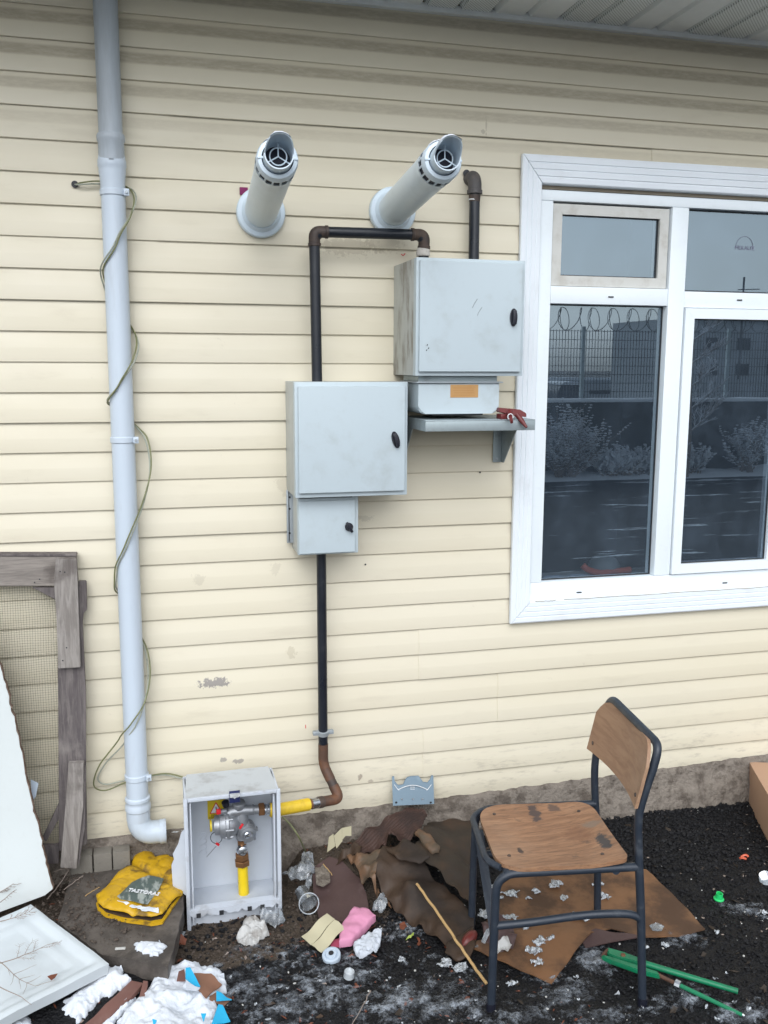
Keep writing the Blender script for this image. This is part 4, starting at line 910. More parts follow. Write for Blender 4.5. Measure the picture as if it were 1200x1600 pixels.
# ------------------------------------------------------------------ sheets cut to an outline
def sheet(pts, th=.003, res=.012, amp=.0, nsc=20, zoff=.0, inner=(), ridge=None, world=None, on_ground=True, mb=None, dome=0, jag=0, seed=0):
    """pts: (px,py,z) points found on the horizontal plane z; z interpolated inside"""
    if world is None: P3 = [G(px, py, z) for px, py, z in pts]; I3 = [G(px, py, z) for px, py, z in inner]
    else: P3 = [Vector(p) for p in world]; I3 = [Vector(p) for p in inner]
    out = []
    for i in range(len(P3)):
        a, b = P3[i], P3[(i+1) % len(P3)]; n = max(1, int((b-a).length/res))
        for k in range(n):
            p = a.lerp(b, k/n)
            if jag and k: p = p+Vector((mn.noise(Vector((p.x*90, p.y*90, seed)))*jag, mn.noise(Vector((p.x*90, p.y*90, seed+5)))*jag, 0))
            out.append(p)
    xs = [p.x for p in out]; ys = [p.y for p in out]
    vin = [(p.x, p.y) for p in out]; n = len(vin)
    def inside(x, y):
        c = False; j = n-1
        for i in range(n):
            if (vin[i][1] > y) != (vin[j][1] > y) and x < (vin[j][0]-vin[i][0])*(y-vin[i][1])/(vin[j][1]-vin[i][1])+vin[i][0]: c = not c
            j = i
        return c
    def dist(x, y): return min((x-a)**2+(y-b)**2 for a, b in vin)**.5
    extra = []
    y_ = min(ys)+res*.5
    while y_ < max(ys):
        x_ = min(xs)+res*.5
        while x_ < max(xs):
            if inside(x_, y_) and dist(x_, y_) > res*.45: extra.append((x_+random.uniform(-.2, .2)*res, y_+random.uniform(-.2, .2)*res))
            x_ += res
        y_ += res
    r_ = delaunay_2d_cdt([Vector(v) for v in vin+extra], [], [list(range(n))], 1, 1e-6)
    V, F = r_[0], r_[2]; ctrl = P3+I3
    def zz(x, y):
        s_ = t_ = 0
        for c in ctrl:
            d2 = (c.x-x)**2+(c.y-y)**2+1e-7; w_ = 1/d2**1.5; s_ += w_; t_ += w_*c.z
        return t_/s_
    top = []
    for v in V:
        z = zz(v.x, v.y)+zoff+fbm(v.x*nsc, v.y*nsc, seed+1.7)*amp
        if ridge: z += ridge(v.x, v.y)
        if dome: z += dome*min(1, dist(v.x, v.y)/.03)**.5
        if on_ground: z = max(z, gz(v.x, v.y)+.004+th)
        top.append(Vector((v.x, v.y, z)))
    nv = len(top); fs = [tuple(f) for f in F]; bt = [p-Vector((0, 0, th)) for p in top]
    ec = {}
    for f in fs:
        for i in range(len(f)):
            a, b = f[i], f[(i+1) % len(f)]; ec[(a, b)] = 1
    side = [(a, b, b+nv, a+nv) for (a, b) in ec if (b, a) not in ec]
    mb = mb or MB(); mb.add(top+bt, fs+[tuple(i+nv for i in reversed(f)) for f in fs]+side); return mb
def ctr(pts):
    P3 = [G(*p) for p in pts]; return sum(P3, Vector())/len(P3)
def flat(name, label, cat, pts, m, **k):
    c = ctr(pts); mb = sheet(pts, **k); return tag(mb.build(name, M[m], loc=c, ang=50), label, cat)

# slab under the yellow can
sl = [G(290, 1338, .085), G(287, 1420, .085), G(266, 1500, .082), G(262, 1512, .08), G(160, 1492, .08), G(90, 1440, .085), G(118, 1345, .09), G(200, 1330, .09)]
o = sheet(None, th=.05, res=.02, amp=.003, nsc=9, world=sl, on_ground=False, jag=.004).build('concrete_slab', M['slab'], loc=sl[4], ang=40); tag(o, 'wet dark concrete slab lying by the wall under the yellow can', 'slab')

# ------------------------------------------------------------------ wooden frame with wire mesh, left
fr = thing('wooden_frame', 'weathered grey timber frame with wire screen leaning on the siding, far left', 'frame', W(110, 1350, -.09))
def FYp(py): return -.055-.045*(py-870)/450      # the frame leans: foot further out
def board(px_pts, dy=0, th=.02, name='plank', m='greywood', lab=None, bev=.002):
    poly = [W(px, py, FYp(py)+dy) for px, py in px_pts]; o = MB().prism(poly, (0, th, 0), bev).build(name, M[m], fr)
    if lab: o['label'] = lab
board([(-120, 868), (119, 869), (120, 884), (122, 908), (120, 916), (-120, 916)], 0, .022, 'top_rail', 'greywood_x')
board([(-120, 866), (120, 866), (120, 869.5), (-120, 869.5)], -.004, .04, 'rail_cap', 'greywood_d')
board([(87, 873), (120, 874), (121, 905), (126, 1043), (91, 1045), (88, 960), (84, 910)], -.020, .018)
board([(122, 908), (135, 908), (136, 954), (130, 957), (126, 1000), (122, 1000)], .006, .015, 'plank', 'greywood_d')
board([(89, 916), (126, 916), (134, 1080), (134, 1200), (136, 1318), (118, 1330), (92, 1330), (91, 1120)], .001, .02, 'plank', 'greywood_d')
board([(107, 1193), (131, 1192), (130, 1260), (123, 1320), (120, 1358), (94, 1356), (98, 1310), (103, 1250)], -.030, .022)
board([(131.5, 1194), (134, 1200), (133, 1290), (124, 1350), (121, 1354), (124, 1318)], -.022, .018, 'plank', 'greywood_d')
board([(50, 918), (88, 918), (88, 938)], .004, .015, 'corner_brace', 'greywood_d')
board([(92, 1255), (92, 1280), (72, 1316), (66, 1310)], .004, .015, 'corner_brace', 'greywood_d')
board([(-120, 1322), (92, 1322), (92, 1350), (-120, 1352)], .004, .02, 'bottom_rail', 'greywood_d')
for px, py in ((94, 893), (101, 894), (104, 1012), (98, 1032), (54, 910), (62, 905), (115, 1250)):
    p = W(px, py, FYp(py)-.0205 if px > 85 else FYp(py)-.001); MB().lathe([(0, .0022), (.0012, .002)], p, (0, -1, 0), 8).build('nail', M['gasket'], fr)
mb = MB(); xa, xb = W(-60, 900, FYp(900)).x, W(90, 900, FYp(900)).x; za, zb_ = W(40, 917, FYp(917)).z, W(40, 1322, FYp(1322)).z
def fy(z): return FYp(870)+(FYp(1320)-FYp(870))*(za-z)/(za-zb_)+.012
stp_ = .0075; nx_ = int((xb-xa)/stp_); nz_ = int((za-zb_)/stp_)
for i in range(nx_):
    x = xa+i*stp_; pp = [(x+mn.noise(Vector((i*.2, k*.6, 0)))*.0035, fy(za-(za-zb_)*k/8)+mn.noise(Vector((i*.15, k*.5, 4)))*.004, za-(za-zb_)*k/8) for k in range(9)]; mb.tube(pp, .00055, 3, caps=False)
for j in range(nz_):
    z = za-j*stp_; pp = [(xa+(xb-xa)*k/5, fy(z)+mn.noise(Vector((k*3., j*.1, 4)))*.003, z+mn.noise(Vector((k*.6, j*.2, 9)))*.0035) for k in range(6)]; mb.tube(pp, .00055, 3, caps=False)
o = mb.build('wire_mesh', M['wire'], fr, smooth=False); o['kind'] = 'stuff'

# white faced board with torn edge in front of it
wb = thing('white_board', 'large white faced board with torn brown edge leaning at the left, behind the white tray', 'board', G(40, 1400, .09))
def WY(py): return -.155-.075*(py-1035)/370
edge = [(-40, 960), (0, 1040), (6, 1062), (14, 1088), (15, 1105), (22, 1120), (28, 1150), (36, 1185), (40, 1215), (47, 1240), (52, 1268), (60, 1290), (66, 1322), (72, 1350), (80, 1380), (83, 1392)]
ed2 = []
for i in range(len(edge)-1):
    for k in range(4):
        t_ = k/4; x = edge[i][0]*(1-t_)+edge[i+1][0]*t_; y_ = edge[i][1]*(1-t_)+edge[i+1][1]*t_; ed2.append((x+mn.noise(Vector((y_*.11, 0, 3)))*1.9+mn.noise(Vector((y_*.5, 4, 3)))*.9, y_))
left = [(70, 1399), (0, 1425), (-160, 1470), (-260, 960)]
MB().prism([W(px, py, WY(py)) for px, py in ed2+left], (0, .0025, 0)).build('facing', M['whiteboard'], wb, smooth=False)
ed3 = [(x+1.7+mn.noise(Vector((y_*.3, 7, 3)))*1.9, y_) for x, y_ in ed2]
MB().prism([W(px, py, WY(py)+.003) for px, py in ed3+left], (0, .016, 0)).build('core', M['chip'], wb, smooth=False)
tp = [W(48, 1218, -.13), W(60, 1224, -.13), (W(56, 1245, -.14)), W(50, 1252, -.14)]
tag(MB().prism(tp, (0, .002, 0)).build('plastic_scrap', M['capwhite'], loc=tp[3]), 'small white scrap stuck behind the torn edge of the white board', 'scrap')

# ------------------------------------------------------------------ white tray
ty = .105; Rr, Tt = G(170, 1504, ty), G(48, 1411, ty+.02); Bb = G(0, 1592, ty-.01)
ux = (Tt-Rr); vx = (Bb-Rr).normalized()*.62
tr = thing('white_tray', 'large white plastic tray with raised rim lying at the bottom left, twigs on it', 'tray', Rr)
vs = []; fs = []; nu, nv_ = 44, 60
def tz(u, v):
    du, dv_ = min(u, 1-u)*ux.length, min(v, 1-v)*vx.length; d = min(du, dv_)
    return -.003*sst(.004, .0, d)-.012*sst(.022, .034, d)-.006*sst(.06, .075, d)
for j in range(nv_+1):
    for i in range(nu+1):
        u, v = i/nu, j/nv_; p = Rr+ux*u+vx*v; vs.append(p+Vector((0, 0, tz(u, v)+fbm(p.x*8, p.y*8, 1)*.0025+.008*math.sin(u*3.1)*0)))
for j in range(nv_):
    for i in range(nu): a = j*(nu+1)+i; fs.append((a, a+1, a+nu+2, a+nu+1))
bnd = [i for i in range(nu+1)]+[j*(nu+1)+nu for j in range(1, nv_+1)]+[nv_*(nu+1)+i for i in range(nu-1, -1, -1)]+[j*(nu+1) for j in range(nv_-1, 0, -1)]
nb = len(vs); cen = Rr+ux*.5+vx*.5
for i in bnd:
    p = vs[i]; d = (p-cen); d.z = 0; vs.append(p+Vector((0, 0, -.030))-d.normalized()*.004)
for k in range(len(bnd)): k2 = (k+1) % len(bnd); fs.append((bnd[k], bnd[k2], nb+k2, nb+k))
MB().add(vs, fs).build('tray_body', M['tray'], tr, ang=50)
def twig(name, label, base, specs, r=.0015):
    mb = MB(); rng = random.Random(len(label)*7+int(base[0]*100))
    def br(p, d, L, rr, lev):
        pts = [p]; n = 6
        for k in range(n): d = (d+Vector((rng.uniform(-.18, .18), rng.uniform(-.18, .18), rng.uniform(-.05, .06)))).normalized(); pts.append(pts[-1]+d*L/n)
        mb.tube(pts, [rr*(1-.6*k/n) for k in range(n+1)], 5)
        if lev:
            for k in range(2, n+1):
                for s_ in (-1, 1):
                    if rng.random() < .8: q_ = Vector((d.x*.7-s_*d.y*.7, d.y*.7+s_*d.x*.7, rng.uniform(-.02, .2))); br(pts[k], q_.normalized(), L*rng.uniform(.2, .4), rr*.55, lev-1)
    for p, d, L, lev in specs: br(Vector(p), Vector(d).normalized(), L, r, lev)
    return tag(mb.build(name, M['twig'], loc=base), label, 'twig')
def on(px, py, z): return G(px, py, z)
g1 = on(0, 1505, .115); g2 = on(78, 1483, .125); twig('dry_stalk', 'dry branching weed stalk lying across the middle of the white tray', g1, [(g1, g2-g1, (g2-g1).length, 2)])
g1 = on(-5, 1500, .12); g2 = on(60, 1535, .11); twig('dry_stalk', 'dry weed stalk lying near the lower rim of the white tray', g1, [(g1, g2-g1, (g2-g1).length, 1), (on(-4, 1540, .11), g2-g1, .13, 0)])
g1 = on(0, 1440, .125); g2 = on(45, 1434, .13); twig('dry_stalk', 'thin dry weed stalk at the top rim of the white tray', g1, [(g1, g2-g1, (g2-g1).length, 2)])
g1 = W(-10, 1400, -.23); g2 = W(20, 1385, -.235); twig('dry_stalk', 'dry weed head standing in front of the white board', g1, [(g1, g2-g1, (g2-g1).length, 2), (W(0, 1410, -.26), Vector((.05, .0, .04)), .05, 1)])
o = flat('dead_leaf', 'small brown dead leaf on the white tray', 'leaf', [(74, 1525, .108), (80, 1522, .112), (90, 1521, .11), (86, 1528, .108), (80, 1532, .107)], 'redleaf', th=.001, res=.006, amp=.004, nsc=90, on_ground=False)

# ------------------------------------------------------------------ yellow can
can = [(213, 1334), (224, 1329), (238, 1333), (243, 1341), (262, 1338), (276, 1344), (287, 1356), (291, 1376), (284, 1396), (268, 1418), (254, 1438), (236, 1442), (222, 1440), (196, 1436), (165, 1428), (153, 1419), (150, 1409), (165, 1388), (184, 1366), (203, 1352), (208, 1342)]
cn = thing('yellow_can', 'flattened dirty yellow plastic jerrycan with dark label lying on the slab', 'jerrycan', G(215, 1385, .09))
low = [(x, y_+(3 if y_ > 1400 else 0), .092) for x, y_ in can]
sheet(low, th=.006, res=.014, amp=.003, on_ground=False).build('lower_shell', M['yellow'], cn)
up_ = [(x, y_-(11 if y_ > 1405 else 2), .108) for x, y_ in can]
def can_r(x, y_): return -.0045*(1-abs(mn.noise(Vector((x*7, y_*11, 2)))))**14-.003*(1-abs(mn.noise(Vector((x*15+y_*9, y_*13, 6)))))**14+-.010*math.exp(-((x*.8+y_*.6+.13)/.012)**2)-.006*math.exp(-((x-.5*y_-.09)/.01)**2)
sheet(up_, th=.003, res=.005, amp=.004, nsc=11, on_ground=False, dome=.013, ridge=can_r).build('upper_shell', M['yellow'], cn, ang=60)
sheet([(x*.97+6.5, y_*.985+17, .097) for x, y_ in can], th=.014, res=.02, on_ground=False).build('inside', M['card_dark'], cn)  # dark sheet standing in for the shade inside the cut-open can
lbp = [(183, 1402), (206, 1380), (232, 1370), (256, 1374), (249, 1390), (231, 1414), (205, 1410), (188, 1406)]
lb = sheet([(x, y_-2, .1245) for x, y_ in lbp], th=.0015, res=.008, amp=.004, nsc=16, on_ground=False).build('label', dirty('green_grey_label', (.075, .105, .095), (.40, .43, .40), .8, 30, .4, .5, .1, 60, lo=.48, hi=.6, stretch=(1, .35, 1)), cn, ang=60)
a = G(199, 1392, .1325); b_ = G(240, 1398, .1325); c_ = G(203, 1382, .1325)
text_mesh('TASTORAS', .021, a, b_-a, (c_-a)-(c_-a).project(b_-a), M['whiteprint'], 'label_lettering', lb, .0015, 'LEFT')
sheet([(183, 1406, .122), (200, 1409, .124), (222, 1416, .124), (247, 1418, .122), (248, 1425, .118), (225, 1424, .118), (200, 1416, .118)], th=.002, res=.006, amp=.004, nsc=60, on_ground=False, jag=.006).build('snow_dusting', M['snow'], cn, ang=70)

# ------------------------------------------------------------------ scatter of chips
def chips(name, label, cat, region, n, smin, smax, m, seed, flat_=.6, mask=None, zfun=None):
    rng = random.Random(seed); mb = MB(); x0, x1, y0, y1 = region; c = 0
    ico = bmesh.new(); bmesh.ops.create_icosphere(ico, subdivisions=1, radius=1); iv = [v.co.copy() for v in ico.verts]; jf = [tuple(v.index for v in f.verts) for f in ico.faces]; ico.free()
    tries = 0
    while c < n and tries < n*6:
        tries += 1; x, y_ = rng.uniform(x0, x1), rng.uniform(y0, y1)
        if mask and rng.random() > mask(x, y_): continue
        s_ = smin+(smax-smin)*rng.random()**2.5; R_ = Matrix.Rotation(rng.random()*6.3, 3, 'Z') @ Matrix.Rotation(rng.uniform(-.7, .7), 3, 'X')
        sc = Vector((s_*rng.uniform(.7, 1.2), s_*rng.uniform(.6, 1), s_*rng.uniform(.4, .8)*flat_/.6)); z = (zfun or gzn)(x, y_)+sc.z*.35
        mb.add([Vector((x, y_, z))+R_ @ Vector((v.x*sc.x*rng.uniform(.7, 1.15), v.y*sc.y*rng.uniform(.7, 1.15), v.z*sc.z)) for v in iv], jf); c += 1
    o = mb.build(name, M[m], smooth=False); tag(o, label, cat); o['kind'] = 'stuff'; return o
asph = lambda x, y_: (1-soil_mask(x, y_))*(.25+.75*sst(1.0, 1.35, x)+.3*sst(-.9, -.4, y_))
chips('gravel', 'loose black asphalt crumbs covering the yard', 'gravel', (.05, 2.7, -1.25, -.02), 15000, .003, .0095, 'gravel', 1, mask=asph)
chips('gravel', 'coarser black crumbs heaped along the foot of the plinth', 'gravel', (1.15, 2.7, -.42, -.03), 3500, .005, .013, 'gravel', 2, mask=lambda x, y_: 1)
chips('rubble', 'brown crumbs and grit on the earth by the wall', 'rubble', (-.5, 1.1, -.75, -.04), 3500, .002, .008, 'rubble', 3, mask=lambda x, y_: soil_mask(x, y_))
chips('rubble', 'grit and small stones scattered over the concrete slab', 'rubble', (-.36, -.06, -.48, -.03), 420, .002, .008, 'rubble', 4, zfun=lambda x, y_: .088, mask=lambda x, y_: sst(-.08, -.20, x+(y_+.25)*.35)*((x+.153)*.80+(y_+.577)*.60 > .03))
chips('white_chips', 'tiny white and tan chips scattered over the asphalt', 'chips', (.1, 2.6, -1.2, -.06), 420, .0015, .0055, 'whitebits', 5)
chips('dark_clods', 'dark clods of earth between slab and regulator box', 'clods', (.0, .75, -.70, -.30), 700, .003, .012, 'gravel', 6)

def flakes(name, label, cat, region, n, smin, smax, m, seed, mask=None):
    rng = random.Random(seed); mb = MB(); x0, x1, y0, y1 = region; c = 0; tries = 0
    while c < n and tries < n*8:
        tries += 1; x, y_ = rng.uniform(x0, x1), rng.uniform(y0, y1)
        if mask and rng.random() > mask(x, y_): continue
        a = rng.random()*6.3; L_ = smin+(smax-smin)*rng.random()**2; w_ = L_*rng.uniform(.08, .55); z = gzn(x, y_)+.003; tl = rng.uniform(-.3, .5)
        d = Vector((math.cos(a), math.sin(a), tl*.5)); q_ = Vector((-math.sin(a), math.cos(a), rng.uniform(-.4, .4))); o = Vector((x, y_, z))
        P_ = [o-d*L_, o-d*L_*.2-q_*w_, o+d*L_-q_*w_*.3, o+d*L_*.5+q_*w_+Vector((0, 0, L_*.3)), o-d*L_*.4+q_*w_*.6]
        mb.prism(P_, (0, 0, .0006)); c += 1
    o = mb.build(name, M[m], smooth=False); tag(o, label, cat); o['kind'] = 'stuff'; return o
flakes('litter', 'dead leaf crumbs and straw bits scattered on earth and asphalt', 'litter', (-.35, 1.1, -1.0, -.05), 420, .003, .014, 'redleaf', 21)
flakes('litter', 'pale straw and bark crumbs scattered along the wall', 'litter', (-.35, 2.4, -.75, -.04), 260, .002, .010, 'twig', 22)
flakes('litter', 'dark sodden scraps scattered over the yard', 'litter', (.05, 2.4, -1.2, -.08), 500, .004, .018, 'card_black', 23)

# ------------------------------------------------------------------ slush and snow
def blob(px, py, rx, ry):          # region on the ground in metres around a sight line
    c = G(px, py, 0); return c.x, c.y, rx, ry
SL = [blob(360, 1540, .14, .13), blob(430, 1575, .2, .10), blob(520, 1555, .16, .10), blob(600, 1585, .16, .07), blob(690, 1580, .16, .07), blob(880, 1555, .13, .09), blob(930, 1500, .09, .10), blob(460, 1500, .10, .08), blob(960, 1590, .12, .05), blob(1150, 1590, .10, .05),
      blob(640, 1450, .07, .06), blob(1060, 1470, .07, .05), blob(1150, 1420, .07, .05), blob(390, 1490, .09, .07), blob(700, 1500, .05, .04), blob(1195, 1430, .05, .04), blob(300, 1590, .15, .08), blob(820, 1590, .12, .06), blob(480, 1530, .30, .12), blob(640, 1560, .2, .10), blob(1080, 1560, .10, .05), blob(850, 1520, .08, .06)]
def slush_t(x, y_):
    m = max(math.exp(-(((x-a)/rx)**2+((y_-b)/ry)**2)*1.1) for a, b, rx, ry in SL)
    if m < .12: return -.01
    n = fbm(x*8, y_*9, 4, 3)*.55+fbm(x*26, y_*34, 8, 4)*.85+mn.noise(Vector((x*110, y_*110, 3)))*.22
    return (m*1.25-.47+n)*.008
def slush_mat():
    g = NG('slush'); v = g.coord((1, 1, 1), 'World'); at = g.N('ShaderNodeAttribute', attribute_name='thick').outputs['Fac']
    n = g.noise(v, 90, 5, .7); f = g.ramp(g.math('ADD', g.math('MULTIPLY', at, 120), g.math('MULTIPLY', g.math('SUBTRACT', n, .5), 3.2)), .05, 1.6, 0, .80); f = g.math('MULTIPLY', f, g.ramp(g.noise(v, 16, 5, .7), .36, .62, .25, 1))
    g.set(g.mix(g.ramp(g.noise(v, 300, 3), .3, .7), (.22, .25, .29), (.46, .50, .56)), g.ramp(n, .3, .7, .18, .5)); g.L(f, g.b.inputs['Alpha']); g.bump(n, .5, .003); return g.m
o = grid('slush', -.15, 2.2, -1.30, -.40, .0052, lambda x, y_: gzn(x, y_)*.35+gz(x, y_)*.65+.0035+max(0, slush_t(x, y_)), slush_mat(), keep=lambda a, b: slush_t(a[0], a[1]) > -.0005 or slush_t(b[0], b[1]) > -.0005, attrs=(('thick', slush_t),))
tag(o, 'thin grey melting slush patches over the black asphalt', 'slush', kind='stuff')

def mound(name, label, px_pts, h, seed, lump=.02, z0=.0, res=.0055):
    P3 = [(G(px, py, z)) for px, py, z in px_pts]
    def rd(x, y_): return 0
    mb = MB(); c = sum(P3, Vector())/len(P3)
    def rg_(x, y_): return fbm(x*14, y_*14, seed, 3)*lump+abs(mn.noise(Vector((x*32, y_*32, seed))))*lump*.7
    sheet(None, th=.01, res=res, world=P3, on_ground=False, dome=h, ridge=rg_, amp=.0042, nsc=85, jag=.018, seed=seed, mb=mb)
    return tag(mb.build(name, M['snow'], loc=c, ang=80), label, 'snow', kind='stuff')
mound('snow', 'smooth snow patch between the white tray and the brown boards', [(188, 1514, .05), (201, 1528, .05), (192, 1542, .04), (150, 1568, .03), (128, 1596, .02), (105, 1592, .02), (95, 1572, .02), (130, 1545, .03), (150, 1522, .04)], .028, 3, .006)
mound('snow', 'thick lumpy snow heap around the torn blue and brown carton', [(262, 1508, .03), (300, 1506, .02), (345, 1520, .01), (352, 1545, .01), (335, 1570, .015), (330, 1640, .0), (175, 1650, .0), (178, 1612, .01), (205, 1575, .02), (232, 1545, .03)], .022, 9, .020)
mound('snow', 'wedge of snow lying between the two brown boards', [(214, 1543, .035), (208, 1566, .03), (170, 1605, .02), (120, 1640, .01), (150, 1608, .02)], .018, 5, .006)
mound('snow', 'bit of snow on the concrete slab in front of the yellow can', [(212, 1473, .086), (232, 1472, .086), (258, 1475, .086), (255, 1486, .086), (238, 1492, .086), (214, 1482, .086)], .006, 7, .006, res=.006)
mound('snow', 'snow edge peeping out under the white tray at the bottom left', [(30, 1590, .0), (60, 1592, .0), (75, 1620, .0), (0, 1640, .0), (5, 1600, .0)], .03, 8, .008)
flat('brown_board', 'long red-brown laminate board half buried in the snow heap', 'board', [(205, 1532, .045), (224, 1536, .045), (205, 1558, .045), (150, 1606, .03), (112, 1640, .02), (95, 1640, .02), (130, 1602, .03), (180, 1556, .045)], 'redbrown', th=.012, res=.03, on_ground=False)
flat('brown_board', 'short red-brown laminate board standing beside the snow heap', 'board', [(224, 1532, .05), (231, 1533, .05), (228, 1556, .045), (207, 1580, .03), (200, 1580, .03), (218, 1556, .045)], 'redbrown', th=.012, res=.03, on_ground=False)
bc = thing('printed_carton', 'torn brown carton with bright blue printed flaps in the snow heap', 'carton', G(310, 1550, .02))
for pts, m, nm in (([(303, 1520, .055), (330, 1521, .05), (347, 1538, .04), (322, 1559, .045), (308, 1545, .055)], 'cartonbrown', 'carton_panel'), ([(322, 1559, .04), (340, 1548, .035), (362, 1560, .03), (350, 1572, .03), (335, 1566, .03)], 'cartonbrown', 'carton_panel'),
                   ([(290, 1512, .075), (297, 1511, .075), (313, 1541, .065), (305, 1542, .065), (290, 1529, .07)], 'cyan', 'blue_flap'), ([(338, 1548, .047), (362, 1562, .037), (338, 1564, .044)], 'cyan', 'blue_flap'), ([(341, 1569, .05), (348, 1570, .05), (360, 1596, .045), (330, 1600, .05)], 'cyan', 'blue_flap'),
                   ([(279, 1518, .06), (288, 1513, .06), (290, 1532, .06), (276, 1532, .06)], 'redbrown', 'carton_panel'), ([(314, 1583, .075), (322, 1583, .075), (318, 1596, .07)], 'cyan', 'blue_flap'), ([(238, 1592, .075), (245, 1594, .075), (240, 1604, .07)], 'cyan', 'blue_flap')):
    sheet(pts, th=.0025, res=.015, amp=.003, on_ground=False).build(nm, M[m], bc, ang=40)
sheet([(290, 1530, .078), (305, 1541, .074), (313, 1543, .07), (308, 1548, .07), (290, 1545, .074)], th=.002, res=.015, on_ground=False).build('white_flap', M['paper'], bc)

# ------------------------------------------------------------------ rubbish between box and chair
def rid(dx, dy, f_, a_):
    return lambda x, y_: a_*math.sin((x*dx+y_*dy)*f_)
# maroon board
flat('maroon_board', 'matt maroon board lying on the earth right of the regulator box', 'board', [(488, 1370, .03), (515, 1348, .05), (535, 1352, .05), (562, 1372, .04), (572, 1395, .035), (578, 1432, .02), (545, 1440, .015), (500, 1440, .012), (490, 1400, .02)], 'maroon', th=.008, res=.02, amp=.002)
flat('grey_scrap', 'grey gritty scrap lying on top of the maroon board', 'scrap', [(492, 1352, .06), (504, 1348, .065), (515, 1362, .06), (516, 1376, .058), (505, 1384, .055), (494, 1380, .055)], 'concrete', th=.004, res=.008, amp=.004, nsc=40, on_ground=False)
cw = thing('cardboard_heap', 'crumpled soaked corrugated cardboard heaped between the maroon board and the chair', 'cardboard', G(610, 1340, .03))
ang_d = (G(660, 1265, .16)-G(560, 1320, .12)).normalized(); px_ = Vector((-ang_d.y, ang_d.x, 0))
sheet([(548, 1318, .11), (580, 1292, .14), (612, 1272, .17), (640, 1262, .18), (662, 1263, .18), (668, 1272, .17), (655, 1295, .16), (635, 1318, .13), (600, 1320, .12), (585, 1330, .10), (562, 1335, .10)], th=.003, res=.0028, amp=.006, nsc=12, inner=[(610, 1300, .165)], ridge=lambda x, y_: .0022*math.sin((x*px_.x+y_*px_.y)*640), on_ground=False).build('corrugated_flap', M['corr'], cw, ang=70)
sheet([(534, 1328, .08), (560, 1332, .11), (598, 1326, .12), (590, 1345, .12), (586, 1362, .10), (590, 1385, .07), (606, 1406, .03), (612, 1418, .02), (590, 1402, .03), (565, 1378, .05), (548, 1350, .07)], th=.003, res=.0032, amp=.009, nsc=14, inner=[(570, 1350, .105)], ridge=lambda x, y_: .0009*math.sin((x*px_.x+y_*px_.y)*640), on_ground=False).build('brown_flap', M['corr2'], cw, ang=60)
sheet([(598, 1325, .115), (625, 1322, .12), (650, 1330, .12), (690, 1380, .08), (712, 1400, .06), (740, 1430, .04), (742, 1475, .02), (700, 1482, .015), (668, 1460, .015), (645, 1450, .012), (618, 1424, .02), (600, 1400, .045), (588, 1370, .085), (588, 1345, .11)], th=.003, res=.010, amp=.016, nsc=9, inner=[(640, 1380, .10), (660, 1440, .04), (690, 1440, .05), (620, 1400, .06)], on_ground=False).build('sheet', M['card_dark'], cw, ang=60)
sheet([(668, 1283, .12), (700, 1278, .12), (738, 1282, .10), (742, 1350, .08), (740, 1420, .05), (728, 1402, .07), (706, 1384, .10), (680, 1350, .13), (645, 1335, .14), (648, 1318, .145), (660, 1300, .14)], th=.003, res=.010, amp=.012, nsc=9, inner=[(700, 1340, .12)], on_ground=False).build('sheet', M['card_black'], cw, ang=60)
sheet([(648, 1300, .16), (655, 1294, .165), (672, 1304, .16), (688, 1322, .145), (686, 1328, .14), (675, 1330, .14), (668, 1322, .15)], th=.010, res=.007, amp=.006, nsc=24, on_ground=False, dome=.008).build('rolled_scrap', M['corr2'], cw, ang=60)
sheet([(603, 1326, .13), (640, 1312, .15), (660, 1322, .15), (672, 1338, .15), (655, 1345, .14), (640, 1344, .135), (620, 1340, .13)], th=.004, res=.009, amp=.012, nsc=22, on_ground=False, dome=.008).build('torn_scrap', M['card_dark'], cw, ang=60)
sheet([(700, 1470, .03), (740, 1445, .04), (744, 1476, .03), (735, 1495, .02), (712, 1500, .01), (695, 1488, .01)], th=.004, res=.009, amp=.012, nsc=22, on_ground=False, dome=.008).build('torn_scrap', M['card_dark'], cw, ang=60)
sheet([(540, 1326, .10), (556, 1315, .12), (566, 1322, .12), (560, 1334, .10), (545, 1338, .08), (525, 1352, .06), (522, 1345, .06)], th=.004, res=.007, amp=.008, nsc=30, on_ground=False).build('torn_scrap', M['card_dark'], cw, ang=60)
bp2 = thing('torn_bag', 'torn brown paper bag with pale edge between the front legs of the chair', 'paper bag', G(775, 1465, .02))
sheet([(752, 1440, .05), (778, 1428, .075), (798, 1440, .06), (808, 1462, .045), (800, 1482, .03), (775, 1486, .025), (757, 1470, .03)], th=.003, res=.006, amp=.016, nsc=30, on_ground=False, dome=.008).build('bag_side', M['maroon'], bp2, ang=60)
sheet([(775, 1470, .055), (792, 1462, .06), (800, 1474, .05), (792, 1487, .035), (776, 1490, .03)], th=.002, res=.005, amp=.012, nsc=45, on_ground=False).build('pale_edge', M['dirtypaper'], bp2, ang=60)
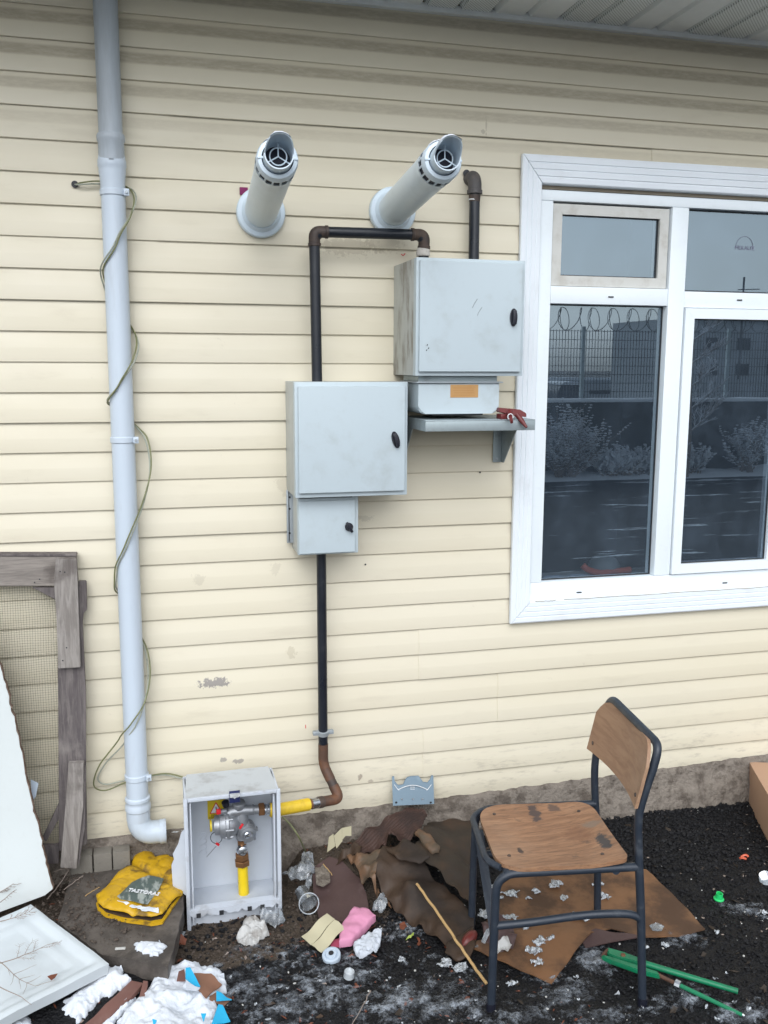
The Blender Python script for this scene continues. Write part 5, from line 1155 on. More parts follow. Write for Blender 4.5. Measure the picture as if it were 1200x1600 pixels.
# flat cardboard under the chair
cc = thing('cardboard_sheet', 'wet brown flattened cardboard sheets lying under the wooden chair', 'cardboard', G(930, 1430, 0))
sheet([(800, 1372, .022), (860, 1350, .022), (975, 1350, .02), (1010, 1358, .018), (1040, 1388, .018), (1075, 1420, .02), (1102, 1450, .02), (1060, 1461, .016), (1005, 1462, .016), (955, 1450, .018), (905, 1462, .02), (880, 1452, .022), (790, 1470, .02), (760, 1440, .02), (765, 1400, .02)], th=.004, res=.014, amp=.007, nsc=6).build('large_sheet', M['cardboard'], cc, ang=60)
sheet([(745, 1470, .03), (800, 1455, .035), (882, 1448, .032), (925, 1454, .028), (905, 1478, .022), (880, 1510, .016), (862, 1535, .010), (820, 1518, .012), (770, 1496, .018), (740, 1482, .022)], th=.004, res=.012, amp=.006, nsc=7).build('folded_flap', M['cardboard'], cc, ang=60)
sheet([(905, 1462, .016), (930, 1452, .018), (1010, 1462, .014), (960, 1470, .012), (915, 1480, .010)], th=.003, res=.014, amp=.004, nsc=14).build('torn_edge', M['maroon'], cc, ang=60)
def icy():
    g, a, b = glassmat('icy_slush', (.80, .82, .86), .5, 1.4, .25)
    n = g.noise(g.coord((1, 1, 1), 'World'), 130, 4, .7); g.L(g.ramp(n, .36, .62, .05, .85), a.inputs[0]); return g.m
# slush lumps on cardboard
mb = MB(); rng = random.Random(4)
def lump(px, py, r_, z, n=9, h=.012):
    c = G(px, py, z); P3 = []
    a0 = rng.random()*6
    for k in range(n): a = a0+2*math.pi*k/n; q_ = r_*rng.uniform(.45, 1.35); P3.append(c+Vector((q_*math.cos(a)*1.3, q_*math.sin(a), 0)))
    sheet(None, th=.003, res=max(.0032, r_*.14), world=P3, on_ground=False, dome=h, amp=.006, nsc=110, jag=.007, mb=mb, seed=px)
for px, py, r_ in ((868, 1379, .030), (838, 1392, .014), (880, 1402, .014), (800, 1395, .03), (770, 1400, .03), (760, 1425, .03), (785, 1440, .016), (820, 1445, .026), (845, 1470, .024), (862, 1463, .016), (835, 1483, .022), (840, 1503, .018), (945, 1400, .022), (907, 1432, .028), (942, 1427, .014), (826, 1402, .01), (790, 1432, .014), (935, 1380, .02), (800, 1432, .016), (765, 1385, .018)): lump(px, py, r_*.75, .030, 13, .006)
for px, py, r_ in ((695, 1502, .022), (628, 1498, .010), (880, 1490, .012), (1025, 1448, .012), (1040, 1476, .012), (1192, 1423, .016), (1120, 1455, .008), (800, 1535, .014), (1010, 1478, .01), (500, 1528, .014), (720, 1510, .02)): lump(px, py, r_*.8, .008, 13, .004)
for _ in range(45):
    px, py = rng.uniform(330, 1190), rng.uniform(1490, 1600); lump(px, py, rng.uniform(.002, .006), .007, 6, .002)
tag(mb.build('slush_lumps', icy(), ang=80), 'small lumps of wet snow on the cardboard and asphalt', 'slush', kind='stuff')

# small litter
def quad(name, label, cat, pts, m, **k): return flat(name, label, cat, pts, m, **k)
ccx = thing('cream_card', 'folded cream card lying beside the pink foam block', 'card', G(505, 1457, .02))
sheet([(471, 1463, .03), (511, 1427, .05), (523, 1436, .048), (486, 1476, .028)], th=.0015, res=.012, amp=.002, on_ground=False).build('card_half', M['cream'], ccx)
sheet([(487, 1476, .027), (523, 1437, .047), (541, 1449, .04), (502, 1488, .02)], th=.0015, res=.012, amp=.002, on_ground=False).build('card_half', M['cream'], ccx)
cc2 = thing('cream_card', 'creased cream card standing on the earth left of the cardboard heap', 'card', W(530, 1315, -.14))
for poly in ([(511, 1332), (514, 1308), (521, 1303), (524, 1322)], [(524.5, 1322), (522, 1306), (534, 1294), (535, 1314), (526, 1326)], [(534.5, 1294), (549, 1291), (549, 1306), (540, 1306), (535, 1312)]):
    MB().prism([W(px, py, -.150-.0015*(px-520)) for px, py in poly], (0, .0012, 0)).build('card_fold', M['cream'], cc2, smooth=False)
pk_ = [(531, 1447, .035), (553, 1417, .045), (572, 1418, .045), (587, 1430, .04), (570, 1448, .035), (550, 1467, .03), (530, 1470, .03)]
flat('pink_foam', 'bright pink foam block next to the cream card', 'foam', pk_, 'pink', th=.022, res=.005, amp=.004, nsc=38, dome=.009, on_ground=False)
pk2 = thing('pink_wrapper', 'small red-pink wrapper under the cream card and foam', 'wrapper', G(525, 1472, .015)); sheet([(515, 1470, .014), (530, 1466, .016), (532, 1478, .012), (518, 1482, .012)], th=.003, res=.008).build('wrapper_sheet', dirty('rose_wrapper', (.45, .08, .14), (.3, .05, .1), .3), pk2)
flat('white_paper', 'crumpled white paper right of the pink foam block', 'paper', [(552, 1474, .03), (575, 1457, .035), (597, 1451, .035), (594, 1472, .03), (590, 1484, .025), (562, 1497, .02), (553, 1485, .025)], 'paper', th=.006, res=.0045, amp=.012, nsc=60, dome=.008)
flat('white_wrapper', 'dirty crumpled white plastic wrapper in front of the regulator box', 'wrapper', [(369, 1462, .02), (382, 1440, .03), (396, 1435, .035), (412, 1440, .03), (421, 1455, .02), (400, 1472, .015), (390, 1475, .015), (374, 1469, .018)], 'dirtypaper', th=.006, res=.0045, amp=.013, nsc=55, dome=.016)
p = G(518, 1494, .015); cp = thing('round_lid', 'round pale blue-white screw lid with dark centre below the cream card', 'lid', p)
MB().lathe([(-.008, .026), (.004, .0275), (.008, .026), (.010, .020), (.007, .017), (.012, .015), (.013, .008), (.009, .006)], p, (-.15, -.25, 1), 28).build('lid_body', M['capwhite'], cp)
MB().lathe([(.0135, .0075), (.0145, .0072)], p, (-.15, -.25, 1), 16).build('lid_centre', M['gasket'], cp)
p = G(545, 1526, .012); tag(MB().lathe([(0, .0155), (.018, .0145), (.020, .012)], p, (.1, -.1, 1), 20).build('bottle_cap', M['ice'], loc=p), 'small milky bottle cap on the slush below the round lid', 'bottle cap')
p = G(1197, 1375, .01); tag(MB().lathe([(0, .022), (.020, .021)], p, (-.3, -.2, 1), 24, capb=False).build('bottle_cap', M['ice'], loc=p), 'wide translucent cap at the right edge on the asphalt', 'bottle cap')
p = G(1123, 1405, .006); tag(MB().lathe([(0, .0160), (.003, .0165), (.006, .0120), (.022, .0105), (.022, .0085), (.006, .009)], p, (0, -.1, 1), 24, capb=True).build('bottle_cap', M['capgreen'], loc=p), 'small bright green plastic cap on the asphalt', 'cap')
# clear cup and films
p = G(474, 1398, .045); cu = thing('clear_cup', 'crushed clear plastic cup lying beside the maroon board', 'cup', p)
MB().lathe([(-.035, .020), (-.034, .020), (.0, .024), (.022, .029), (.024, .031), (.022, .0285), (.0, .0235), (-.033, .0195)], p+Vector((.004, -.02, .0)), (.25, -.75, -.25), 24, capa=True, capb=False).build('cup_body', M['clear'], cu)
MB().tube([p+Vector((.004, -.02, .0))+Vector((.25, -.75, -.25)).normalized()*.023+v for v in [Vector((.031*math.cos(a), .031*math.sin(a)*.33, .031*math.sin(a)*.95)) for a in [2*math.pi*k/24 for k in range(24)]]], .0018, 8, closed=True).build('cup_rim', M['ice'], cu)
flat('plastic_film', 'grey crumpled plastic film around the end of the yellow wire', 'plastic film', [(440, 1365, .06), (466, 1350, .08), (472, 1335, .09), (488, 1330, .09), (492, 1356, .075), (478, 1372, .06), (455, 1375, .05)], 'film', th=.002, res=.006, amp=.022, nsc=45, dome=.01)
flat('plastic_film', 'strip of grey film hanging down beside the clear cup', 'plastic film', [(478, 1372, .055), (488, 1362, .06), (487, 1380, .05), (480, 1392, .04), (476, 1385, .05)], 'film', th=.002, res=.006, amp=.02, nsc=45)
flat('plastic_film', 'clear plastic scrap between the maroon board and the soaked sheets', 'plastic film', [(585, 1408, .04), (600, 1396, .045), (606, 1410, .04), (598, 1420, .03), (582, 1420, .03)], 'film', th=.002, res=.005, amp=.02, nsc=50)
flat('plastic_film', 'translucent scrap at the lower right corner of the regulator box', 'plastic film', [(405, 1422, .03), (440, 1420, .035), (446, 1435, .02), (430, 1446, .015), (408, 1440, .015)], 'film', th=.002, res=.006, amp=.02, nsc=40)
flat('ice_sheet', 'curved piece of ice at the left foot of the regulator box', 'ice', [(265, 1448, .03), (275, 1444, .035), (290, 1456, .02), (286, 1466, .01), (268, 1462, .02)], 'film', th=.003, res=.005, amp=.01, nsc=40, dome=.008)
flat('ice_sheet', 'thin oval ice piece on the right end of the cardboard sheet', 'ice', [(1015, 1445, .03), (1025, 1441, .03), (1038, 1447, .03), (1034, 1453, .03), (1020, 1452, .03)], 'film', th=.003, res=.005, amp=.004, nsc=40)
# yellow wire going to the film
wp_ = [W(441, 1276, -.20), W(455, 1290, -.21), W(468, 1310, -.22), G(478, 1333, .07), G(480, 1345, .06)]
tag(MB().tube(cr(wp_, 8), .0028, 8).build('yellow_wire', M['wireyg'], loc=wp_[-1]), 'yellow-green wire curving down from the yellow wrapped pipe to the earth', 'wire')
# sticks and straws
def stick(name, label, pts, r0, r1, m='straw', cat='stick', bends=.004):
    P_ = cr([G(*p) if len(p) == 3 else p for p in pts], 8); n = len(P_)
    P_ = [p+Vector((mn.noise(Vector((i*.5, 1, len(label))))*bends, 0, mn.noise(Vector((i*.6, 5, 2)))*bends*.5)) for i, p in enumerate(P_)]
    return tag(MB().tube(P_, [r0+(r1-r0)*i/(n-1) for i in range(n)], 8).build(name, M[m], loc=P_[0]), label, cat)
stick('dry_stick', 'long pale dry stick lying over the soaked sheets towards the front chair leg', [(651, 1381, .115), (682, 1424, .09), (716, 1474, .06), (742, 1512, .03), (760, 1537, .02)], .0040, .0044)
stick('thin_straw', 'thin grey stalk on the slush at the bottom centre', [(579, 1548, .01), (565, 1575, .012), (548, 1605, .012)], .0016, .0012, 'twig')
stick('thin_straw', 'short straw lying beside the cream card on the earth', [(505, 1350, .075), (512, 1358, .07), (519, 1367, .07)], .0017, .0015)
for a_, l_ in (([W(587, 1268, -.11), W(600, 1270, -.11), W(614, 1272, -.11)], 'upper straw on the plinth ledge left of the blue steel bracket'), ([W(590, 1271, -.115), W(603, 1273, -.115), W(616, 1274, -.115)], 'lower straw on the plinth ledge left of the blue steel bracket')): stick('thin_straw', l_, a_, .0014, .0012)
stick('thin_straw', 'bent dry stalk standing near the slab in front of the wooden planks', [(73, 1405, .09), (88, 1388, .10), (107, 1358, .12), (84, 1362, .12)], .0016, .0013, 'twig')
stick('thin_straw', 'dry stalk lying on the gritty slab left of the yellow can', [(100, 1390, .10), (120, 1375, .10), (130, 1368, .10)], .0014, .0012, 'twig')
stick('thin_straw', 'forked straw just left of the yellow can', [(133, 1400, .10), (145, 1392, .10), (156, 1386, .10)], .0014, .0010, 'straw')
p = G(188, 1483, .09); tag(MB().box((-.014, -.004, 0), (.014, .004, .004), .001, Matrix.Translation(p) @ Matrix.Rotation(-.15, 4, 'Z')).build('cigarette_butt', M['whitebits'], loc=p), 'small white stub lying on the concrete slab', 'stub')
flat('green_leaf', 'small yellow-green leaf on the asphalt right of the white paper', 'leaf', [(634, 1468, .012), (640, 1460, .02), (647, 1455, .02), (646, 1461, .018), (640, 1467, .012)], 'leaf', th=.001, res=.005, amp=.006, nsc=80)
flat('dead_leaf', 'red-brown leaf scrap at the right of the concrete slab', 'leaf', [(268, 1466, .03), (280, 1460, .04), (292, 1464, .03), (288, 1474, .02), (275, 1480, .02)], 'redleaf', th=.001, res=.005, amp=.014, nsc=60)
flat('dead_leaf', 'rusty flake on the asphalt between the paper and the soaked sheets', 'leaf', [(624, 1443, .012), (632, 1440, .014), (636, 1447, .012), (630, 1452, .01), (625, 1450, .01)], 'redleaf', th=.001, res=.005, amp=.004, nsc=60)
flat('dead_leaf', 'tan leaf on top of the plinth behind the chair', 'leaf', [(866, 1216, .16), (872, 1218, .17), (870, 1224, .16), (863, 1222, .16)], 'straw', th=.001, res=.004, amp=.002, on_ground=False)
mb = MB(); p = G(1163, 1340, .012); mb.tube([p+Vector((.016*math.cos(a), .010*math.sin(a), .004*math.sin(a*2))) for a in [2*math.pi*k/14*.8 for k in range(14)]], .004, 6); tag(mb.build('orange_twist', M['coral'], loc=p), 'twisted orange-red plastic strip on the asphalt near the carton', 'plastic strip')
p = G(734, 1466, .03); mb = MB(); mb.lathe([(-.034, .005), (-.026, .012), (-.01, .017), (.012, .016), (.026, .009), (.030, .003)], p, (.8, .5, .25), 20); tag(mb.build('rubber_bulb', M['redrubber'], loc=p), 'dark red rubber bulb lying behind the front chair leg', 'rubber bulb')
rt = mb = None
flat('grey_strip', 'grey torn strip leaning beside the red rubber bulb', 'scrap', [(742, 1478, .03), (765, 1448, .06), (772, 1455, .05), (752, 1482, .02)], 'film', th=.003, res=.006, amp=.006, nsc=40)
# galvanised bracket against the plinth
ybk = lambda py: -.035-.05*(py-1213)/45
bp = [(612.5, 1214), (616, 1213), (617, 1221), (622, 1227), (630, 1226), (633, 1219), (636, 1215), (642, 1213), (654, 1212.5), (657, 1216), (661, 1222), (668, 1223), (672, 1218), (674, 1212), (677, 1212), (678.5, 1256), (614, 1259)]
gb = thing('steel_bracket', 'blue-grey pressed steel bracket plate leaning on the siding above the plinth', 'bracket', W(645, 1257, -.085))
MB().prism([W(px, py, ybk(py)) for px, py in bp], (0, .0022, .0008)).build('plate', M['bluegalv'], gb, smooth=False)
for s_ in (1, -1):
    pts = [W(622+46*k/12, (1234-s_*7*math.sin(math.pi*k/12))+0, ybk(1232)-.002) for k in range(13)]; MB().tube(pts, .0014, 6).build('pressed_rib', M['whiteprint'], gb)
MB().tube([W(616, 1226, ybk(1226)-.002), W(622, 1234, ybk(1234)-.002)], .0012, 6).build('pressed_rib', M['whiteprint'], gb); MB().tube([W(668, 1234, ybk(1234)-.002), W(674, 1226, ybk(1226)-.002)], .0012, 6).build('pressed_rib', M['whiteprint'], gb)
for dy_ in (0, 3): MB().tube([W(641, 1230+dy_, ybk(1231)-.002), W(648, 1230+dy_, ybk(1231)-.002)], .0011, 6).build('pressed_mark', M['whiteprint'], gb)
for px in (619, 673): MB().lathe([(0, .004), (.001, .004)], W(px, 1254, ybk(1254)-.0006), (0, -1, 0), 10).build('hole', M['gasket'], gb)
for px in (628, 645, 660): MB().box(W(px-1, 1250, ybk(1250)-.002), W(px+1, 1247, ybk(1248)+.001)).build('tab', M['bracket'], gb)

# ------------------------------------------------------------------ carton at the right edge
c0, c1 = G(1166, 1250, .012), G(1240, 1392, .012)
d1 = (c1-c0); d1.z = 0; d1.normalize(); d2 = Vector((-d1.y, d1.x, 0)) if (-d1.y) > 0 else Vector((d1.y, -d1.x, 0))
cbx = thing('carton', 'light brown cardboard box on the asphalt at the right edge of the picture', 'box', c0)
h_ = .155; L1, L2 = .46, .30; lean = Vector((.0, .0, h_))
b0 = c0+d1*.0; base = [b0, b0+d1*L1, b0+d1*L1+d2*L2, b0+d2*L2]
mb = MB()
for i in range(4):
    a, b = base[i], base[(i+1) % 4]; inw = (sum(base, Vector())/4-(a+b)/2); inw.z = 0; inw.normalize()
    MB().prism([a+inw*.0001*i, b+inw*.0001*i, b+lean+inw*.0001*i, a+lean+inw*.0001*i], inw*.004).build('side_panel', M['cardboard_dry'], cbx, smooth=False)
MB().prism([p+Vector((0, 0, .001)) for p in base], (0, 0, .004)).build('bottom_panel', M['cardboard_dry'], cbx, smooth=False)
for i, fl in ((0, .10), (2, .10)):
    a, b = base[i]+lean, base[(i+1) % 4]+lean; inw = (sum(base, Vector())/4-(base[i]+base[(i+1) % 4])/2); inw.z = 0; inw.normalize()
    MB().prism([a+Vector((0, 0, .001)), b+Vector((0, 0, .001)), b+inw*L2*.5+Vector((0, 0, .003)), a+inw*L2*.5+Vector((0, 0, .003))], (0, 0, .004)).build('top_flap', M['cardboard_dry'], cbx, smooth=False)

# ------------------------------------------------------------------ chair
CA = Vector((.834, -.878, 0)); E1 = Vector((.98, -.195, 0)); E2 = Vector((.195, .98, 0))
def CP(a, b, z): return CA+E1*a+E2*b+Vector((0, 0, z))
ch = thing('school_chair', 'old chair with slate painted tube frame and worn plywood seat and back', 'chair', CP(.2, .18, 0))
WD = .355; r_ = .0112
for b in (0, WD):       # side frames: front leg, top rail
    pts = fillet([CP(0, b, .0), CP(.006, b, .392), CP(.388 if b == 0 else .374, .018 if b == 0 else .374, .392)], .055, 9)
    MB().tube(pts, r_, 16).build('front_leg', M['tube'], ch)
# back uprights and hoop, one bent tube
hoop = []
n0, f0_ = .02, WD-.02
near = [CP(.412, 0, 0), CP(.400, .012, .25), CP(.388, .018, .42), CP(.382, .018, .53), CP(.396, .018, .605), CP(.414, .020, .665)]
far = [CP(.400, .386, 0), CP(.388, .380, .25), CP(.374, .376, .40), CP(.367, .372, .50), CP(.371, .370, .57), CP(.384, .368, .65)]
topn, topf = CP(.430, .026, .728), CP(.400, .356, .738)
pn = cr(near, 5); pf = cr(far, 5)
hoop = pn+fillet([pn[-1], topn, topf, pf[-1]], .075, 9)[1:-1]+pf[::-1]
MB().tube(hoop, r_, 16).build('back_frame', M['tube'], ch)
# stretchers
def stc(a, b, name='stretcher', r=.0105): MB().tube([a, b], r, 12).build(name, M['tube'], ch)
for b in (0.0, WD): 
    bb = b+(.010 if b == 0 else .015); MB().tube(cr([CP(.006, b, .245), CP(.10, b, .252), CP(.25, bb, .262), CP(.36, bb, .262), CP(.398 if b == 0 else .388, bb+.002, .246)], 5), .0105, 14).build('stretcher', M['tube'], ch)
stc(CP(.035, 0, .392), CP(.035, WD, .392), 'seat_rail'); stc(CP(.325, .006, .388), CP(.325, .368, .388), 'seat_rail')
MB().tube(fillet([CP(.02, .02, .398), CP(-.012, .06, .398), CP(-.014, WD-.06, .398), CP(.02, WD-.02, .398)], .05, 6), .009, 12).build('seat_rail', M['tube'], ch)
# flat hook bar down the front, left broken
MB().prism([CP(-.014, WD-.10, .375), CP(.012, WD-.10, .380), CP(.022, .03, .20), CP(-.002, .03, .20)], E2*.003).build('hook_bar', M['tube'], ch)
for z, b in ((.358, WD-.115), (.30, .178)): MB().lathe([(0, .006), (.001, .006)], CP(.001, b-.001, z), -E2, 10).build('bar_hole', M['gasket'], ch)
# feet
for a, b in ((0, 0), (0, WD), (.412, 0), (.400, .386)): MB().lathe([(-.004, .0135), (.022, .0135)], CP(a, b, 0), (0, 0, 1), 14).build('foot_cap', M['blackplastic'], ch)
# dished plywood seat
def seat_outline(n=14):
    cs = [(.002, .045, .075), (.345, -.006, .045), (.350, .325, .075), (.012, .330, .085)]
    cor = [(.012, -.012), (.362, .005), (.345, .345), (.002, .342)]; rad = [.085, .035, .075, .095]; out = []
    for i in range(4):
        p, c, nx = Vector(cor[i-1]), Vector(cor[i]), Vector(cor[(i+1) % 4]); a = (p-c).normalized(); b = (nx-c).normalized()
        A, B = c+a*rad[i], c+b*rad[i]
        for k in range(n+1): t_ = k/n; out.append(A*(1-t_)**2+c*2*t_*(1-t_)+B*t_*t_)
    return out
so = seat_outline(); W3 = [CP(p.x, p.y, .412) for p in so]
def dish(x, y_):
    q_ = Vector((x, y_, 0))-CA; a, b = q_.dot(E1), q_.dot(E2); u = (a-.19)/.19; v = (b-.17)/.17
    return -.013*max(0, 1-u*u*.8)*max(0, 1-v*v)+.010*sst(.25, .36, a)
sheet(None, th=.011, res=.012, world=W3, on_ground=False, ridge=dish).build('seat', M['ply'], ch, ang=40)
for a, b in ((.05, .06), (.05, .29), (.30, .05), (.30, .29)): MB().lathe([(-.002, .0055), (.0028, .0045)], CP(a, b, .412+dish(*(CP(a, b, 0).xy))), (0, 0, 1), 12).build('rivet', M['rustdark'], ch)
# curved backrest board
def bp_(s, t_):        # s across 0..1, t up 0..1
    b = .004+.382*s; bow = .022*(1-(2*s-1)**2); z = .560+.170*t_+.012*(2*s-1)*0
    a = (.386*(1-s)+.365*s)+.036*t_-.022+bow
    return CP(a, b, z)
nS, nT = 28, 16; vs = []; idx = {}
def inset(s):          # top corners rounded, bottom edge sagging up in the middle
    e_ = min(s, 1-s); tt = 1-(.30*max(0, 1-e_/.16)**2.2); bb = .02+.0*(1-(2*s-1)**2); return bb, tt
for j in range(nT+1):
    for i in range(nS+1):
        s = i/nS; lo_, hi_ = inset(s); vs.append(bp_(s, lo_+(hi_-lo_)*j/nT))
m_ = len(vs); th_ = E1*.009; fs = []
vs2 = vs+[v+th_ for v in vs]
for j in range(nT):
    for i in range(nS): a = j*(nS+1)+i; fs += [(a, a+1, a+nS+2, a+nS+1), (a+m_, a+nS+1+m_, a+nS+2+m_, a+1+m_)]
bd_ = [i for i in range(nS+1)]+[j*(nS+1)+nS for j in range(1, nT+1)]+[nT*(nS+1)+i for i in range(nS-1, -1, -1)]+[j*(nS+1) for j in range(nT-1, 0, -1)]
for k in range(len(bd_)): a, b = bd_[k], bd_[(k+1) % len(bd_)]; fs.append((a, b, b+m_, a+m_))
MB().add(vs2, fs).build('backrest', M['plyback'], ch, ang=50)
for s in (.06, .94):
    MB().lathe([(0, .006), (.003, .005)], bp_(s, .18), -E1, 12).build('rivet', M['rustdark'], ch)

# ------------------------------------------------------------------ pipe wrench
w0, w1, w2 = G(945, 1495, .02), G(1153, 1551, .015), G(1160, 1586, .012)
wr = thing('pipe_wrench', 'green pipe wrench with two long handles lying beside the right chair leg', 'wrench', w0)
d = (w1-w0).normalized(); s_ = Vector((-d.y, d.x, 0)).normalized()*-1
hp = [w0+d*.0+s_*-.016, w0+d*.004+s_*-.026+Vector((0, 0, 0)), w0+d*.05-s_*.022, w0+d*.11-s_*.014, w0+d*.11+s_*.004, w0+d*.035+s_*.010, w0+d*.010+s_*.004]
MB().prism(hp, (0, 0, .016), .003).build('upper_jaw', M['green'], wr)
jp = [w0+s_*.010-d*.008, w0+d*.03+s_*.013, w0+d*.15+s_*.020, w0+d*.16+s_*.036, w0+d*.10+s_*.040, w0+d*.02+s_*.026, w0-d*.006+s_*.020]
MB().prism(jp, (0, 0, .014), .003).build('lower_jaw', M['green'], wr)
mb = MB()
for k in range(8): c = w0+d*(.004-.001*k)+s_*(-.014+.004*k)+Vector((0, 0, .004)); mb.box(c-Vector((.004, .0015, .003)), c+Vector((.004, .0015, .013)))
mb.build('teeth', M['rust'], wr)
u0 = w0+d*.10-s_*.006+Vector((0, 0, .008)); u1 = w1+Vector((0, 0, .004)); um = u0.lerp(u1, .5)
MB().tube([u0, um, u0.lerp(u1, .96), u1], [.0095, .0082, .0076, .0080], 12).build('handle', M['green'], wr)
l0_ = w0+d*.15+s_*.028+Vector((0, 0, .008)); l1_ = w2
MB().tube([l0_, l0_.lerp(l1_, .22)], .0055, 10).build('threaded_rod', M['rust'], wr)
nn = l0_.lerp(l1_, .22); dd = (l1_-l0_).normalized(); MB().lathe([(-.002, .008), (0, .0115), (.014, .0115), (.016, .008)], nn, dd, 10).build('adjusting_nut', M['chrome'], wr)
MB().tube([nn+dd*.015, l0_.lerp(l1_, .55), l1_], [.0060, .0062, .0048], 10).build('handle', M['green'], wr)
MB().lathe([(0, .005), (.006, .004)], l1_, dd, 10).build('handle_tip', M['chrome'], wr)
MB().lathe([(0, .007), (.003, .006)], w0+d*.05-s_*.006+Vector((0, 0, .016)), (0, 0, 1), 14).build('pivot_screw', M['rust'], wr)

# ------------------------------------------------------------------ the far side of the yard (seen mirrored in the panes)
FYD = -9.95
rw = tag(MB().box((-14, FYD-.25, -.9), (26, FYD, 1.16), .01).build('retaining_wall', dirty('dark_concrete', (.045, .048, .045), (.025, .028, .022), .6, 1.5, .9), loc=(6, FYD, 0)), 'dark concrete retaining wall across the yard', 'wall')
o = MB(); 
xs = [-14+.25*i for i in range(161)]; vs = []; 
for x in xs: 
    n = fbm(x*1.3, 2, 0)*.06; vs += [(x, FYD+.42+n, -.006), (x, FYD+.25, .05+abs(n)*.5), (x, FYD+.002, .10+n)]
fs = [(i*3+j, (i+1)*3+j, (i+1)*3+j+1, i*3+j+1) for i in range(160) for j in range(2)]
o.add(vs, fs).build('snow_verge', M['snow'], ang=80)['kind'] = 'structure'
vs = []
for x in xs: n = fbm(x*2, 5, 0)*.01; vs += [(x, FYD+.012, 1.155), (x, FYD+.012, 1.19+n), (x, FYD-.10, 1.215+n), (x, FYD-.26, 1.19)]
tag(MB().add(vs, [(i*4+j, (i+1)*4+j, (i+1)*4+j+1, i*4+j+1) for i in range(160) for j in range(3)]).build('snow_capping', M['snow'], ang=80), 'snow lying along the top of the retaining wall', 'snow', kind='stuff')
o = MB().add([(-60, FYD-.25, -.8), (120, FYD-.25, -.8), (120, -300, -.8), (-60, -300, -.8)], [(0, 1, 2, 3)]).build('snowfield', dirty('old_snow', (.55, .58, .62), (.3, .32, .34), .6, .4, .9, lo=.5, hi=.6), smooth=False); o['kind'] = 'structure'
mfw = dirty('fence_wire', (.05, .055, .06), (.03, .03, .03), .3)
fp0 = None
for k in range(10):
    x0 = -6+2.5*k; t = thing('fence_panel', 'welded mesh fence panel with razor coil standing on the far retaining wall', 'fence', (x0, FYD-.12, 1.16), 'mesh fence panels on the retaining wall')
    if k == 0:
        zt_ = 1.09; post = MB().box((x0-.025, FYD-.15, 1.16), (x0+.025, FYD-.10, 1.16+zt_+.05)).build('post', M['galv'], t, smooth=False)
        mb = MB()
        for i in range(49): xx = x0+.05*(i+1); mb.box((xx-.0035, FYD-.124, 1.17), (xx+.0035, FYD-.116, 1.16+zt_))
        for j in range(9): zz_ = 1.18+zt_/8.3*j; mb.box((x0, FYD-.115, zz_-.004), (x0+2.5, FYD-.108, zz_+.004))
        mesh = mb.build('mesh', mfw, t, smooth=False)
        coil = MB(); pts = []
        for i in range(15*16): a = 2*math.pi*i/16; pts.append((x0+2.5*i/(15*16)+.10*math.sin(a*.5), FYD-.12+.17*math.cos(a), 1.16+zt_+.16+.17*math.sin(a)))
        coil.tube(pts, .006, 4); coilo = coil.build('razor_coil', mfw, t, smooth=False); first = t; parts = [post, mesh, coilo]
    else:
        for po in parts:
            c = po.copy(); COL.objects.link(c); c.parent = t
def snowy_plant(name, label, cat, base, h, spread, n, seed, leafy=.5, m2='snow'):
    rng = random.Random(seed); t = thing(name, label, cat, base); mbk, mbs = MB(), MB()
    def br(p, d, L, r, lev):
        pts = [p]
        for k in range(4): d = (d+Vector((rng.uniform(-.25, .25), rng.uniform(-.25, .25), rng.uniform(-.05, .2)))).normalized(); pts.append(pts[-1]+d*L/4)
        mbk.tube(pts, [r*(1-.15*k) for k in range(5)], 4)
        for k in range(1, 5):
            if rng.random() < leafy: 
                c = pts[k]; s2 = rng.uniform(.005, .015); mbs.box(c-Vector((s2*1.6, s2, s2*.2)), c+Vector((s2*1.6, s2, s2)))
            if lev and rng.random() < .9: br(pts[k], (d+Vector((rng.uniform(-1, 1), rng.uniform(-.7, .7), rng.uniform(-.2, .5)))).normalized(), L*.55, r*.6, lev-1)
    for _ in range(n): br(Vector(base)+Vector((rng.uniform(-.1, .1)*spread, rng.uniform(-.08, .08), 0)), Vector((rng.uniform(-1, 1)*spread, rng.uniform(-.4, .4), 1.2)).normalized(), h*rng.uniform(.6, 1), .012, 2)
    mbk.build('branches', M['twig'], t); mbs.build('snow', M[m2], t, smooth=False)
def far(px, d, z=0): v = ray(px, 600); return (v.x/v.y)*d
snowy_plant('bush', 'rounded bush covered with snow in front of the far retaining wall', 'bush', (far(893, 12.6), FYD+.25, .05), .66, 1.7, 60, 3, .85)
snowy_plant('bush', 'low snowy shrub beside the larger bush by the far wall', 'bush', (far(975, 12.6), FYD+.22, .05), .30, 2.6, 34, 4, .8)
snowy_plant('bush', 'snowy shrub under the bare tree by the far wall', 'bush', (far(1085, 12.6), FYD+.22, .05), .34, 2.2, 26, 5, .8)
snowy_plant('bush', 'small round snowy bush at the right by the far wall', 'bush', (far(1180, 12.6), FYD+.22, .05), .55, 1.0, 28, 6, .8)
snowy_plant('bush', 'scraggly snow dusted weeds at the right end of the left pane reflection', 'bush', (far(1020, 12.6), FYD+.20, .04), .34, 1.8, 20, 8, .7)
t = thing('bare_tree', 'young bare tree dusted with snow by the far retaining wall', 'tree', (far(1097, 12.4), FYD+.35, 0))
rng = random.Random(12); mbk, mbs = MB(), MB(); bs = Vector((far(1090, 12.4), FYD+.35, 0))
tpts = [bs+Vector((.02*math.sin(k), 0, .35*k)) for k in range(7)]; mbk.tube(tpts, [.035-.004*k for k in range(7)], 8)
trunk = mbk.build('trunk', M['twig'], t); mbk = MB()
